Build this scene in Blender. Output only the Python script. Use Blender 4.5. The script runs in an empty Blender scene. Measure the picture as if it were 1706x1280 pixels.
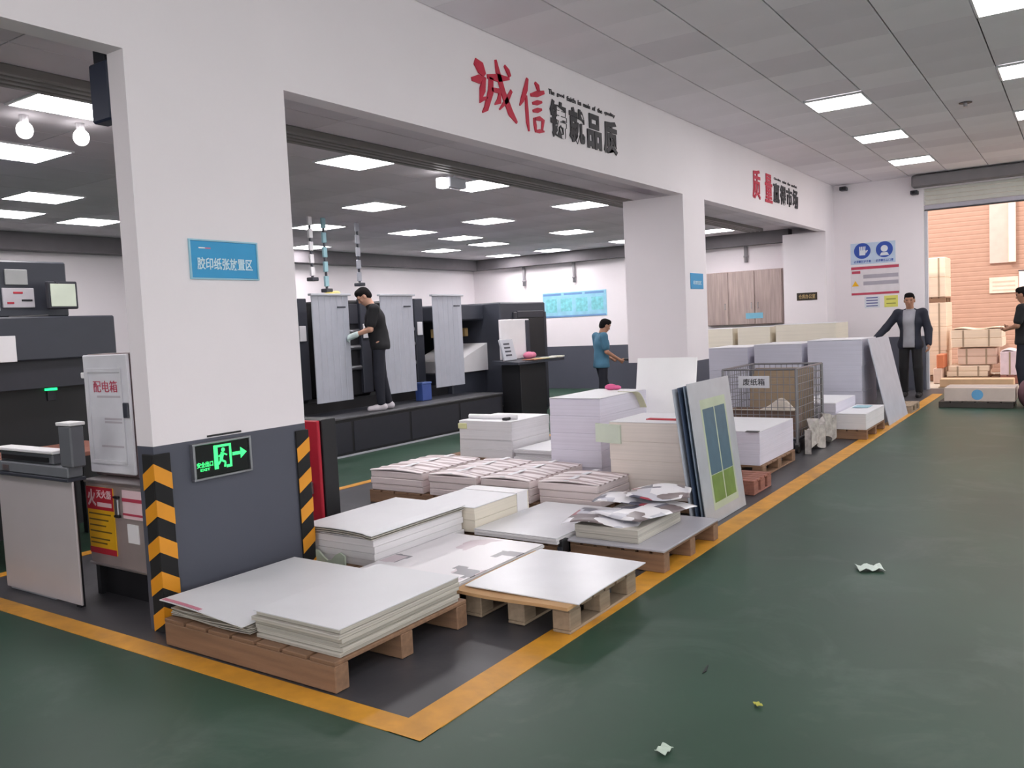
import bpy, bmesh, math, random
import numpy as np
from mathutils import Matrix, Vector, Euler
random.seed(7)
PI = math.pi
scene = bpy.context.scene
COL = scene.collection

# ------------------------------------------------------------------ camera, world, sun, exposure
cam_d = bpy.data.cameras.new('camera')
cam_d.sensor_fit = 'HORIZONTAL'
cam_d.sensor_width = 36.0
cam_d.lens = 36.0 * 1404.8 / 1706.0
cam_d.clip_start = 0.05
cam_d.clip_end = 200
cam = bpy.data.objects.new('camera', cam_d)
COL.objects.link(cam)
_yaw, _pitch, _roll = 0.5994, -0.06907, -0.04664
_f = Vector((-math.sin(_yaw) * math.cos(_pitch), math.cos(_yaw) * math.cos(_pitch), math.sin(_pitch)))
_r = Vector((math.cos(_yaw), math.sin(_yaw), 0))
_u = _r.cross(_f)
_r2 = _r * math.cos(_roll) + _u * math.sin(_roll)
_u2 = -_r * math.sin(_roll) + _u * math.cos(_roll)
_m = Matrix((_r2, _u2, -_f)).transposed().to_4x4()
_m.translation = Vector((0, 0, 1.5))
cam.matrix_world = _m
scene.camera = cam

world = bpy.data.worlds.new('world')
scene.world = world
world.use_nodes = True
_bg = world.node_tree.nodes['Background']
_bg.inputs['Color'].default_value = (1.0, 0.965, 0.96, 1)
_bg.inputs['Strength'].default_value = 2.3

sun_d = bpy.data.lights.new('sun', 'SUN')
sun_d.energy = 1.7
sun_d.angle = 0.02
sun_d.color = (1.0, 0.90, 0.78)
sun = bpy.data.objects.new('sun', sun_d)
COL.objects.link(sun)
sun.rotation_euler = Vector((0.35, 0.62, -0.70)).to_track_quat('-Z', 'Y').to_euler()

PANEL_AISLE = 12.0
PANEL_PRESS = 17.0
vs = scene.view_settings
vs.view_transform = 'Standard'
vs.look = 'None'
vs.exposure = 0.54
vs.gamma = 1.0
vs.use_curve_mapping = False
scene.cycles.max_bounces = 8
scene.cycles.diffuse_bounces = 5

# ------------------------------------------------------------------ helpers
def lin(c):
    return tuple(((v / 255) / 12.92 if v / 255 <= 0.04045 else ((v / 255 + 0.055) / 1.055) ** 2.4) for v in c)

_mats = {}
def mat(name, rgb, rough=0.6, metal=0.0, var=0.06, scale=6.0, bump=0.0, bscale=60.0, spec=0.5, alpha=None):
    """plain surface: base colour broken up by noise, fine relief by bump"""
    if name in _mats:
        return _mats[name]
    m = bpy.data.materials.new(name)
    m.use_nodes = True
    nt = m.node_tree
    b = nt.nodes['Principled BSDF']
    c = lin(rgb)
    tc = nt.nodes.new('ShaderNodeTexCoord')
    n = nt.nodes.new('ShaderNodeTexNoise')
    n.inputs['Scale'].default_value = scale
    n.inputs['Detail'].default_value = 5
    nt.links.new(tc.outputs['Object'], n.inputs['Vector'])
    r = nt.nodes.new('ShaderNodeValToRGB')
    r.color_ramp.elements[0].position = 0.3
    r.color_ramp.elements[1].position = 0.7
    r.color_ramp.elements[0].color = tuple(v * (1 - var) for v in c) + (1,)
    r.color_ramp.elements[1].color = tuple(min(1, v * (1 + var)) for v in c) + (1,)
    nt.links.new(n.outputs['Fac'], r.inputs['Fac'])
    nt.links.new(r.outputs['Color'], b.inputs['Base Color'])
    b.inputs['Roughness'].default_value = rough
    b.inputs['Metallic'].default_value = metal
    b.inputs['Specular IOR Level'].default_value = spec
    if bump:
        n2 = nt.nodes.new('ShaderNodeTexNoise')
        n2.inputs['Scale'].default_value = bscale
        nt.links.new(tc.outputs['Object'], n2.inputs['Vector'])
        bp = nt.nodes.new('ShaderNodeBump')
        bp.inputs['Strength'].default_value = bump
        bp.inputs['Distance'].default_value = 0.01
        nt.links.new(n2.outputs['Fac'], bp.inputs['Height'])
        nt.links.new(bp.outputs['Normal'], b.inputs['Normal'])
    _mats[name] = m
    return m

def emat(name, rgb, strength):
    if name in _mats:
        return _mats[name]
    m = bpy.data.materials.new(name)
    m.use_nodes = True
    nt = m.node_tree
    b = nt.nodes['Principled BSDF']
    b.inputs['Base Color'].default_value = lin(rgb) + (1,)
    b.inputs['Emission Color'].default_value = lin(rgb) + (1,)
    b.inputs['Emission Strength'].default_value = strength
    _mats[name] = m
    return m

def paper_mat(name, rgb, lines=0.10, freq=90.0, rough=0.55):
    """stacked paper: thin horizontal sheet edges along object z"""
    if name in _mats:
        return _mats[name]
    m = mat(name, rgb, rough, var=0.03, scale=3.0)
    nt = m.node_tree
    b = nt.nodes['Principled BSDF']
    ramp = [n for n in nt.nodes if n.type == 'VALTORGB'][0]
    tc = [n for n in nt.nodes if n.type == 'TEX_COORD'][0]
    mp = nt.nodes.new('ShaderNodeMapping')
    mp.inputs['Scale'].default_value = (0.6, 0.6, freq)
    nt.links.new(tc.outputs['Object'], mp.inputs['Vector'])
    n = nt.nodes.new('ShaderNodeTexNoise')
    n.inputs['Scale'].default_value = 1.0
    n.inputs['Detail'].default_value = 3
    nt.links.new(mp.outputs['Vector'], n.inputs['Vector'])
    mr = nt.nodes.new('ShaderNodeMapRange')
    mr.inputs['From Min'].default_value = 0.3
    mr.inputs['From Max'].default_value = 0.7
    mr.inputs['To Min'].default_value = 1 - lines
    mr.inputs['To Max'].default_value = 1.0
    nt.links.new(n.outputs['Fac'], mr.inputs['Value'])
    mx = nt.nodes.new('ShaderNodeMix')
    mx.data_type = 'RGBA'
    mx.blend_type = 'MULTIPLY'
    mx.inputs['Factor'].default_value = 1.0
    nt.links.new(ramp.outputs['Color'], mx.inputs['A'])
    nt.links.new(mr.outputs['Result'], mx.inputs['B'])
    nt.links.new(mx.outputs['Result'], b.inputs['Base Color'])
    return m

def wood_mat(name, rgb, axis='X', rough=0.75):
    if name in _mats:
        return _mats[name]
    m = mat(name, rgb, rough, var=0.18, scale=4.0, bump=0.15)
    nt = m.node_tree
    n = [x for x in nt.nodes if x.type == 'TEX_NOISE'][0]
    tc = [x for x in nt.nodes if x.type == 'TEX_COORD'][0]
    mp = nt.nodes.new('ShaderNodeMapping')
    s = {'X': (0.5, 8, 8), 'Y': (8, 0.5, 8), 'Z': (8, 8, 0.5)}[axis]
    mp.inputs['Scale'].default_value = s
    nt.links.new(tc.outputs['Object'], mp.inputs['Vector'])
    nt.links.new(mp.outputs['Vector'], n.inputs['Vector'])
    return m

def print_mat(name, cols, scale=6.0, rough=0.3):
    """printed sheet: blocks of flat colour on white"""
    if name in _mats:
        return _mats[name]
    m = bpy.data.materials.new(name)
    m.use_nodes = True
    nt = m.node_tree
    b = nt.nodes['Principled BSDF']
    tc = nt.nodes.new('ShaderNodeTexCoord')
    v = nt.nodes.new('ShaderNodeTexVoronoi')
    v.distance = 'CHEBYCHEV'
    v.inputs['Scale'].default_value = scale
    nt.links.new(tc.outputs['Object'], v.inputs['Vector'])
    sep = nt.nodes.new('ShaderNodeSeparateColor')
    nt.links.new(v.outputs['Color'], sep.inputs['Color'])
    r = nt.nodes.new('ShaderNodeValToRGB')
    r.color_ramp.interpolation = 'CONSTANT'
    while len(r.color_ramp.elements) < len(cols):
        r.color_ramp.elements.new(0.5)
    for i, (p, c) in enumerate(cols):
        r.color_ramp.elements[i].position = p
        r.color_ramp.elements[i].color = lin(c) + (1,)
    nt.links.new(sep.outputs['Red'], r.inputs['Fac'])
    nt.links.new(r.outputs['Color'], b.inputs['Base Color'])
    b.inputs['Roughness'].default_value = rough
    _mats[name] = m
    return m

class MB:
    """collects shapes; build() links them as one mesh object"""
    def __init__(self):
        self.v, self.f, self.mi = [], [], []
        self.m = 0
        self.xf = None
    def add(self, vs_, fs):
        o = len(self.v)
        if self.xf is not None:
            vs_ = [self.xf @ Vector(p) for p in vs_]
        self.v += [tuple(p) for p in vs_]
        self.f += [tuple(i + o for i in f) for f in fs]
        self.mi += [self.m] * len(fs)
        return self
    def box(self, x0, x1, y0, y1, z0, z1, bev=0.0):
        if bev <= 0:
            vs_ = [(x, y, z) for z in (z0, z1) for y in (y0, y1) for x in (x0, x1)]
            fs = [(0, 2, 3, 1), (4, 5, 7, 6), (0, 1, 5, 4), (2, 6, 7, 3), (0, 4, 6, 2), (1, 3, 7, 5)]
            return self.add(vs_, fs)
        b = min(bev, (x1 - x0) * .45, (y1 - y0) * .45, (z1 - z0) * .45)
        vs_, idx = [], {}
        X, Y, Z = (x0, x1), (y0, y1), (z0, z1)
        for sx in (0, 1):
            for sy in (0, 1):
                for sz in (0, 1):
                    ix = X[sx] + (b if sx == 0 else -b)
                    iy = Y[sy] + (b if sy == 0 else -b)
                    iz = Z[sz] + (b if sz == 0 else -b)
                    for a, p in enumerate(((X[sx], iy, iz), (ix, Y[sy], iz), (ix, iy, Z[sz]))):
                        idx[sx, sy, sz, a] = len(vs_)
                        vs_.append(p)
        fs = []
        cx, cy, cz = (x0 + x1) / 2, (y0 + y1) / 2, (z0 + z1) / 2
        cen = Vector((cx, cy, cz))
        def put(ids):
            ps = [Vector(vs_[i]) for i in ids]
            n = (ps[1] - ps[0]).cross(ps[2] - ps[1])
            if n.dot(sum(ps, Vector()) / len(ps) - cen) < 0:
                ids = ids[::-1]
            fs.append(tuple(ids))
        quad = ((0, 0), (1, 0), (1, 1), (0, 1))
        for s in (0, 1):
            put([idx[s, a, c, 0] for a, c in quad])
            put([idx[a, s, c, 1] for a, c in quad])
            put([idx[a, c, s, 2] for a, c in quad])
        for a in (0, 1):
            for c in (0, 1):
                put([idx[a, c, 0, 0], idx[a, c, 1, 0], idx[a, c, 1, 1], idx[a, c, 0, 1]])
                put([idx[a, 0, c, 0], idx[a, 1, c, 0], idx[a, 1, c, 2], idx[a, 0, c, 2]])
                put([idx[0, a, c, 1], idx[1, a, c, 1], idx[1, a, c, 2], idx[0, a, c, 2]])
        for sx in (0, 1):
            for sy in (0, 1):
                for sz in (0, 1):
                    put([idx[sx, sy, sz, k] for k in range(3)])
        return self.add(vs_, fs)
    def cyl(self, p0, p1, r0, r1=None, n=12, caps=True):
        r1 = r0 if r1 is None else r1
        p0, p1 = Vector(p0), Vector(p1)
        d = (p1 - p0).normalized()
        a = d.orthogonal().normalized()
        b = d.cross(a)
        vs_ = []
        for p, r in ((p0, r0), (p1, r1)):
            for i in range(n):
                t = 2 * PI * i / n
                vs_.append(p + a * (r * math.cos(t)) + b * (r * math.sin(t)))
        fs = [(i, (i + 1) % n, n + (i + 1) % n, n + i) for i in range(n)]
        if caps:
            fs += [tuple(range(n - 1, -1, -1)), tuple(range(n, 2 * n))]
        return self.add(vs_, fs)
    def tube(self, pts, r, n=8):
        for a, b in zip(pts[:-1], pts[1:]):
            self.cyl(a, b, r, n=n)
        return self
    def prism(self, poly, axis, lo, hi):
        """polygon in the two other axes (in xyz order), extruded along axis from lo to hi"""
        k = len(poly)
        def P(u, v, w):
            return {'x': (w, u, v), 'y': (u, w, v), 'z': (u, v, w)}[axis]
        vs_ = [P(u, v, lo) for u, v in poly] + [P(u, v, hi) for u, v in poly]
        area = sum(poly[i][0] * poly[(i + 1) % k][1] - poly[(i + 1) % k][0] * poly[i][1] for i in range(k))
        fs = [tuple(range(k - 1, -1, -1)), tuple(range(k, 2 * k))] + [(i, (i + 1) % k, k + (i + 1) % k, k + i) for i in range(k)]
        if (area < 0) != (axis == 'y'):
            fs = [f[::-1] for f in fs]
        return self.add(vs_, fs)
    def sheet(self, x0, x1, y0, y1, zf, nx=16, ny=16, th=0.004):
        """thin sheet with height function zf(u, v)"""
        vs_ = []
        for k in (0, 1):
            for j in range(ny + 1):
                for i in range(nx + 1):
                    u, v = i / nx, j / ny
                    q = zf(u, v)
                    if isinstance(q, tuple):
                        dx, dy, z = q
                    else:
                        dx, dy, z = 0, 0, q
                    vs_.append((x0 + (x1 - x0) * u + dx, y0 + (y1 - y0) * v + dy, z - k * th))
        w, N = nx + 1, (nx + 1) * (ny + 1)
        fs = []
        for j in range(ny):
            for i in range(nx):
                a = j * w + i
                fs.append((a, a + 1, a + w + 1, a + w))
                fs.append((N + a, N + a + w, N + a + w + 1, N + a + 1))
        for i in range(nx):
            fs.append((i, N + i, N + i + 1, i + 1))
            a = ny * w + i
            fs.append((a, a + 1, N + a + 1, N + a))
        for j in range(ny):
            a = j * w
            fs.append((a, a + w, N + a + w, N + a))
            a = j * w + nx
            fs.append((a, N + a, N + a + w, a + w))
        return self.add(vs_, fs)
    def ell(self, c, r, nu=14, nv=9, rot=None):
        vs_, fs = [], []
        c = Vector(c)
        R_ = rot or Matrix.Identity(3)
        for j in range(nv + 1):
            t = PI * j / nv
            for i in range(nu):
                p = 2 * PI * i / nu
                vs_.append(c + R_ @ Vector((r[0] * math.sin(t) * math.cos(p), r[1] * math.sin(t) * math.sin(p), r[2] * math.cos(t))))
        for j in range(nv):
            for i in range(nu):
                a, b = j * nu + i, j * nu + (i + 1) % nu
                fs.append((a, a + nu, b + nu, b))
        return self.add(vs_, fs)
    def mesh(self, name, mats):
        me = bpy.data.meshes.new(name)
        me.from_pydata(self.v, [], self.f)
        for m in (mats if isinstance(mats, (list, tuple)) else [mats]):
            me.materials.append(m)
        if len(me.materials) > 1:
            me.polygons.foreach_set('material_index', self.mi)
        me.update()
        return me
    def build(self, name, mats, parent=None, smooth=False, loc=None, rz=0.0):
        o = bpy.data.objects.new(name, self.mesh(name, mats))
        COL.objects.link(o)
        if smooth:
            o.data.polygons.foreach_set('use_smooth', [True] * len(o.data.polygons))
        if parent is not None:
            o.parent = parent
        if loc is not None:
            o.location = loc
        if rz:
            o.rotation_euler = (0, 0, rz)
        return o

def B(x0, x1, y0, y1, z0, z1, bev=0.0):
    return MB().box(x0, x1, y0, y1, z0, z1, bev)

def tag(o, label, cat, group=None, kind=None):
    o['label'] = label
    if cat:
        o['category'] = cat
    if group:
        o['group'] = group
    if kind:
        o['kind'] = kind
    return o

def thing(name, label, cat, loc=(0, 0, 0), rz=0.0, group=None, kind=None):
    o = bpy.data.objects.new(name, None)
    o.empty_display_size = 0.1
    COL.objects.link(o)
    o.location = loc
    o.rotation_euler = (0, 0, rz)
    return tag(o, label, cat, group, kind)

def struct(name, mb, mats, label, parent=None):
    o = mb.build(name, mats, parent)
    o['kind'] = 'structure'
    o['label'] = label
    return o

def inst(name, me, parent, loc, rot=None):
    o = bpy.data.objects.new(name, me)
    COL.objects.link(o)
    o.parent = parent
    o.location = loc
    if rot:
        o.rotation_euler = rot
    return o

def text(name, s, size, m, parent, loc, rot, bold=0.0, depth=0.002, width=None, height=None, label=None):
    """lettering: a flat mesh of glyphs, centred on loc, in the plane given by rot"""
    c = bpy.data.curves.new(name, 'FONT')
    c.body = s
    c.size = size
    c.align_x = 'CENTER'
    c.align_y = 'CENTER'
    c.extrude = depth
    c.offset = bold
    c.resolution_u = 2
    t = bpy.data.objects.new(name, c)
    COL.objects.link(t)
    bpy.context.view_layer.update()
    dg = bpy.context.evaluated_depsgraph_get()
    me = bpy.data.meshes.new_from_object(t.evaluated_get(dg))
    bpy.data.objects.remove(t)
    n = len(me.vertices)
    co = np.empty(n * 3)
    me.vertices.foreach_get('co', co)
    co = co.reshape(-1, 3)
    mid = (co.min(0) + co.max(0)) / 2
    ext = co.max(0) - co.min(0)
    co -= mid
    if width:
        co[:, 0] *= width / ext[0]
    if height:
        co[:, 1] *= height / ext[1]
    me.vertices.foreach_set('co', co.ravel())
    me.materials.clear()
    me.materials.append(m)
    me.update()
    o = bpy.data.objects.new(name, me)
    COL.objects.link(o)
    o.parent = parent
    o.location = loc
    o.rotation_euler = rot
    if label:
        o['label'] = label
    return o

ROT_X = (PI / 2, 0, PI / 2)      # lettering on a wall that faces +x
ROT_Y = (PI / 2, 0, 0)           # lettering on a wall that faces -y

# ------------------------------------------------------------------ materials
M_wall = mat('white_wall_paint', (236, 229, 233), 0.75, var=0.02, scale=1.2, bump=0.04)
M_dado = mat('dark_grey_wall_paint', (78, 80, 92), 0.55, var=0.05, scale=1.5)
M_tile = mat('ceiling_tile_grey', (236, 231, 236), 0.8, var=0.04, scale=1.0)
M_tile2 = mat('press_ceiling_tile', (218, 212, 218), 0.85, var=0.10, scale=0.8)
M_void = mat('dark_ceiling_void', (70, 68, 72), 0.9)
M_green = mat('green_epoxy_floor', (45, 71, 57), 0.42, var=0.20, scale=0.8, bump=0.03, bscale=8, spec=0.32)
def dusty(m, rgb, amount):
    # worn, dusty patches of the floor coating
    nt = m.node_tree
    b = nt.nodes['Principled BSDF']
    src = b.inputs['Base Color'].links[0].from_socket
    tc = [n for n in nt.nodes if n.type == 'TEX_COORD'][0]
    n = nt.nodes.new('ShaderNodeTexNoise')
    n.inputs['Scale'].default_value = 1.7
    n.inputs['Detail'].default_value = 8
    n.inputs['Roughness'].default_value = 0.65
    n.inputs['Distortion'].default_value = 0.6
    nt.links.new(tc.outputs['Object'], n.inputs['Vector'])
    mr = nt.nodes.new('ShaderNodeMapRange')
    mr.inputs['From Min'].default_value = 0.52
    mr.inputs['From Max'].default_value = 0.74
    mr.inputs['To Max'].default_value = amount
    nt.links.new(n.outputs['Fac'], mr.inputs['Value'])
    mx = nt.nodes.new('ShaderNodeMix')
    mx.data_type = 'RGBA'
    nt.links.new(mr.outputs['Result'], mx.inputs['Factor'])
    nt.links.new(src, mx.inputs['A'])
    mx.inputs['B'].default_value = lin(rgb) + (1,)
    nt.links.new(mx.outputs['Result'], b.inputs['Base Color'])
dusty(M_green, (104, 116, 109), 0.34)
M_grey = mat('grey_epoxy_floor', (68, 67, 71), 0.42, var=0.10, scale=1.3, bump=0.03, bscale=8, spec=0.4)
M_yellow = mat('yellow_floor_line', (206, 146, 46), 0.5, var=0.16, scale=7)
dusty(M_grey, (110, 108, 112), 0.4)
dusty(M_yellow, (150, 112, 70), 0.7)
M_black = mat('black_paint', (26, 26, 30), 0.5)
M_rubber = mat('black_rubber', (22, 22, 24), 0.8)
M_slate = mat('slate_grey_machine_paint', (55, 58, 68), 0.45, var=0.04)
M_slate2 = mat('dark_machine_paint', (44, 45, 54), 0.5, var=0.05)
M_lgrey = mat('light_grey_paint', (186, 188, 196), 0.45, var=0.03)
M_panel = mat('pale_grey_guard', (176, 179, 190), 0.4, var=0.04)
M_steel = mat('brushed_steel', (190, 182, 180), 0.28, 0.85, var=0.05)
M_chrome = mat('dull_chrome', (170, 170, 175), 0.3, 0.9)
M_white = mat('white_paint', (235, 233, 236), 0.45, var=0.02)
M_whitegloss = mat('white_coated_board', (252, 252, 253), 0.15, var=0.01)
M_red = mat('signal_red', (186, 30, 52), 0.5)
M_redbrush = mat('brush_lettering_red', (196, 36, 66), 0.5)
M_ink = mat('black_lettering', (42, 40, 46), 0.5)
M_blue = mat('sign_blue', (30, 150, 205), 0.4, var=0.03)
M_paleblue = mat('pale_blue_print', (150, 205, 228), 0.4, var=0.12, scale=5)
M_amber = mat('amber_yellow', (226, 150, 34), 0.5)
M_signyel = mat('notice_yellow', (234, 178, 20), 0.5)
M_brown = wood_mat('brown_pallet_wood', (134, 103, 80), 'X')
M_brown2 = wood_mat('grey_pallet_wood', (150, 132, 112), 'Y')
M_redwood = wood_mat('reddish_pallet_wood', (146, 96, 82), 'Y')
M_board = mat('brown_card', (192, 152, 108), 0.75)
M_kraft = mat('kraft_cardboard', (158, 138, 116), 0.8, var=0.08)
M_ceilwood = wood_mat('pale_wood_laminate', (170, 152, 147), 'Z', 0.5)
P_white = paper_mat('white_paper_stack', (232, 229, 232))
P_lilac = paper_mat('cool_white_paper_stack', (222, 218, 232))
P_beige = paper_mat('beige_paper_stack', (232, 221, 213))
P_cream = paper_mat('cream_paper_stack', (230, 222, 206))
P_grey = paper_mat('grey_board_stack', (196, 195, 208), 0.08)
P_edge = paper_mat('loose_sheet_edges', (205, 200, 190), 0.40, 140)
P_print = paper_mat('printed_signature_edges', (228, 214, 214), 0.18, 60)
M_sheet = mat('white_sheet', (226, 226, 230), 0.42, var=0.015)
M_gloss = mat('glossy_white_sheet', (224, 224, 229), 0.28, var=0.03, scale=5)
PR_mag = print_mat('magazine_print', [(0, (232, 230, 234)), (0.30, (196, 196, 206)), (0.42, (160, 62, 76)), (0.54, (226, 224, 230)), (0.64, (92, 92, 108)), (0.75, (150, 172, 200)), (0.86, (120, 108, 110))], 8.0)
PR_faint = print_mat('faint_print', [(0, (232, 228, 232)), (0.80, (206, 190, 198)), (0.88, (120, 116, 124)), (0.93, (232, 228, 232))], 7.0)

def strip_mat():
    """tops of the printed bundles: faint rows of print across white"""
    m = mat('printed_rows', (226, 214, 216), 0.5, var=0.04)
    nt = m.node_tree
    b = nt.nodes['Principled BSDF']
    tc = [n for n in nt.nodes if n.type == 'TEX_COORD'][0]
    w = nt.nodes.new('ShaderNodeTexWave')
    w.bands_direction = 'Y'
    w.inputs['Scale'].default_value = 4.2
    w.inputs['Distortion'].default_value = 1.2
    nt.links.new(tc.outputs['Object'], w.inputs['Vector'])
    r = nt.nodes.new('ShaderNodeValToRGB')
    r.color_ramp.elements[0].position = 0.25
    r.color_ramp.elements[1].position = 0.5
    r.color_ramp.elements[0].color = lin((176, 158, 158)) + (1,)
    r.color_ramp.elements[1].color = lin((232, 222, 224)) + (1,)
    nt.links.new(w.outputs['Fac'], r.inputs['Fac'])
    nt.links.new(r.outputs['Color'], b.inputs['Base Color'])
    return m
M_rows = strip_mat()
E_panel = emat('led_panel_aisle', (255, 250, 252), PANEL_AISLE)
E_panel2 = emat('led_panel_press', (255, 250, 252), PANEL_PRESS)
E_green = emat('exit_green', (60, 235, 120), 0.9)
E_lamp = emat('small_lamp', (255, 252, 250), 4.0)
E_led = emat('green_indicator', (30, 240, 120), 2.0)

# ------------------------------------------------------------------ room shell
WX = -3.92          # face of the wall with the openings
YE = 16.7           # end wall
HC = 3.82           # aisle ceiling
HP = 3.10           # press hall ceiling
BB = 2.95           # underside of the beam
DZ = 0.97           # top of the dark dado

fl = MB()
fl.m = 0
fl.box(-2.03, 6.0, -7.0, 17.0, -0.10, 0.0)
fl.box(-12.6, -2.03, -7.0, 2.26, -0.10, 0.0)
fl.box(-12.6, -6.0, 2.26, 17.0, -0.10, 0.0)
fl.m = 1
fl.box(-6.0, -2.03, 2.26, 17.0, -0.10, 0.0)
floor = struct('floor', fl, [M_green, M_grey], 'green epoxy floor with a grey storage bay')
ap = B(-7.0, 6.0, 17.0, 24.0, -0.12, -0.005)
struct('ground', ap, mat('sunlit_concrete', (186, 172, 156), 0.8, var=0.08, scale=1.0), 'pale concrete yard beyond the roller door')

t1 = struct('trim_1', B(-2.17, -2.01, 2.24, 15.9, 0.0, 0.003), M_yellow, 'yellow floor line along the aisle')
t2 = struct('trim_2', B(-9.0, -2.01, 2.24, 2.36, 0.0, 0.0028), M_yellow, 'yellow floor line across the near end of the bay')
t3 = struct('trim_3', B(-6.03, -5.93, 2.36, 15.9, 0.0, 0.003), M_yellow, 'yellow floor line beside the printing press')

def wallbox(mb, x0, x1, y0, y1, z1=BB, z0=0.0):
    mb.m = 1
    mb.box(x0, x1, y0, y1, z0, DZ)
    mb.m = 0
    mb.box(x0, x1, y0, y1, DZ, z1)

wl = MB()
wl.m = 0
wl.box(WX - 0.14, WX, -6.8, YE, BB, HC + 0.2)
wallbox(wl, WX - 0.14, WX, 2.48, 3.49)
wallbox(wl, WX - 0.78, WX, 9.47, 10.15)
wallbox(wl, WX - 0.78, WX, 16.07, YE)
wallbox(wl, WX - 0.14, WX, -6.8, -0.6)
wall_left = struct('wall_left', wl, [M_wall, M_dado], 'white wall with three openings above a dark grey dado')

we = MB()
wallbox(we, -12.4, -2.39, YE, YE + 0.24, HC + 0.2)
we.m = 0
we.box(-2.39, 2.0, YE, YE + 0.24, 3.58, HC + 0.2)
wallbox(we, 2.0, 6.0, YE, YE + 0.24, HC + 0.2)
struct('wall_end', we, [M_wall, M_dado], 'white end wall with the roller door')
wb = MB(); wallbox(wb, -12.6, -12.4, -7.0, YE + 0.24, HP + 0.3)
struct('wall_back', wb, [M_wall, M_dado], 'white back wall of the press hall')
wr = MB()
wr.m = 1
wr.box(6.0, 6.2, -7.0, YE + 0.24, 0.0, DZ)
wr.m = 0
wr.box(6.0, 6.2, -7.0, YE + 0.24, 3.45, HC + 0.2)
for k in range(6):
    y = -7.0 + 4.7 * k
    wr.box(6.0, 6.2, y, min(y + 0.5, YE + 0.24), DZ, 3.45)
struct('wall_right', wr, [M_wall, M_dado], 'white right wall of the aisle with tall windows')
def clear_glass():
    m = bpy.data.materials.new('window_glass')
    m.use_nodes = True
    nt = m.node_tree
    out = nt.nodes['Material Output']
    tr = nt.nodes.new('ShaderNodeBsdfTransparent')
    tr.inputs['Color'].default_value = (0.92, 0.95, 0.94, 1)
    gl = nt.nodes.new('ShaderNodeBsdfGlossy')
    gl.inputs['Roughness'].default_value = 0.05
    mx = nt.nodes.new('ShaderNodeMixShader')
    mx.inputs['Fac'].default_value = 0.06
    nt.links.new(tr.outputs[0], mx.inputs[1])
    nt.links.new(gl.outputs[0], mx.inputs[2])
    nt.links.new(mx.outputs[0], out.inputs['Surface'])
    return m
M_glass = clear_glass()
for k in range(5):  # windows added along the unseen right wall to bring in fill daylight
    y = -6.5 + 4.7 * k
    y1 = min(y + 4.2, YE)
    f = MB()
    f.box(6.08, 6.14, y, y1, DZ, DZ + 0.06).box(6.08, 6.14, y, y1, 3.39, 3.45).box(6.08, 6.14, y, y + 0.06, DZ + .06, 3.39).box(6.08, 6.14, y1 - 0.06, y1, DZ + .06, 3.39)
    f.box(6.085, 6.135, (y + y1) / 2 - 0.03, (y + y1) / 2 + 0.03, DZ + .06, 3.39)
    w = struct('window_%d' % (k + 1), f, mat('white_window_frame', (228, 228, 230), 0.4), 'white framed window in the right wall')
    for q in (0, 1):
        B(6.105, 6.111, y + .06 + q * ((y1 - y) / 2 - .03), (y + y1) / 2 - .03 + q * ((y1 - y) / 2 - .03), DZ + .06, 3.39).build('pane', M_glass, w)
wn = MB(); wallbox(wn, -12.6, -3.2, -7.2, -7.0, HC + 0.2); wallbox(wn, 5.0, 6.2, -7.2, -7.0, HC + 0.2); wn.box(-3.2, 5.0, -7.2, -7.0, 3.3, HC + 0.2)  # wide opening added behind the camera so daylight reaches the front faces
struct('wall_near', wn, [M_wall, M_dado], 'white wall at the near end')

# aisle ceiling: slab, tiles, light panels in the tile grid
ceil = struct('ceiling', B(WX, 6.2, -7.0, YE, HC + 0.03, HC + 0.2), M_void, 'grey tiled ceiling of the aisle')
light_cells = [(-2.3, y) for y in (10.13, 12.53, 14.93)] + [(-0.43, y) for y in (-4.27, -1.87, 0.53, 2.93, 5.33, 7.73, 10.13, 12.53, 14.93)] \
    + [(1.44, y) for y in (-4.27, -1.87, 0.53, 2.93, 5.33, 7.73, 10.13, 12.53, 14.93)] + [(3.93, y) for y in (-4.27, 0.53, 5.33, 10.13, 14.93)]
TX, TY = 0.6233, 0.60
x_edges = [-3.856 + TX * (i - 0) for i in range(17)]
x_edges[0] = WX
tile_meshes = {}
def tile_mesh(w, d, k, mats_):
    key = (round(w, 3), round(d, 3), k, mats_.name)
    if key not in tile_meshes:
        tile_meshes[key] = B(-w / 2, w / 2, -d / 2, d / 2, 0, 0.022, 0.002).mesh('ceiling_tile', mats_)
    return tile_meshes[key]
rest = MB()
tile_tones = [mat('ceiling_tile_tone_a', (233, 228, 233), 0.8, var=0.04, scale=1.0), M_tile,
              mat('ceiling_tile_tone_b', (238, 233, 238), 0.8, var=0.04, scale=1.0),
              mat('ceiling_tile_tone_c', (226, 220, 226), 0.8, var=0.04, scale=1.0)]
for i in range(16):
    xa, xb = x_edges[i], x_edges[i + 1]
    if xa > 6.0:
        break
    for j in range(40):
        ya = -7.07 + TY * j
        yb = min(ya + TY, YE)
        if yb - ya < 0.1:
            continue
        cx, cy = (xa + xb) / 2, (ya + yb) / 2
        if any(abs(cx - lx) < 0.31 and abs(cy - ly) < 0.31 for lx, ly in light_cells):
            continue
        if xb < 0.8 and ya > 3.4:
            me = tile_mesh(xb - xa - 0.012, yb - ya - 0.0008, 0, random.choice(tile_tones))
            inst('ceiling_tile', me, ceil, (cx, cy, HC))
        else:
            rest.box(xa + 0.006, xb - 0.006, ya + 0.0015, yb - 0.0015, HC, HC + 0.022)
o = rest.build('ceiling_tile_field', M_tile, ceil)
o['kind'] = 'stuff'

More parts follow.
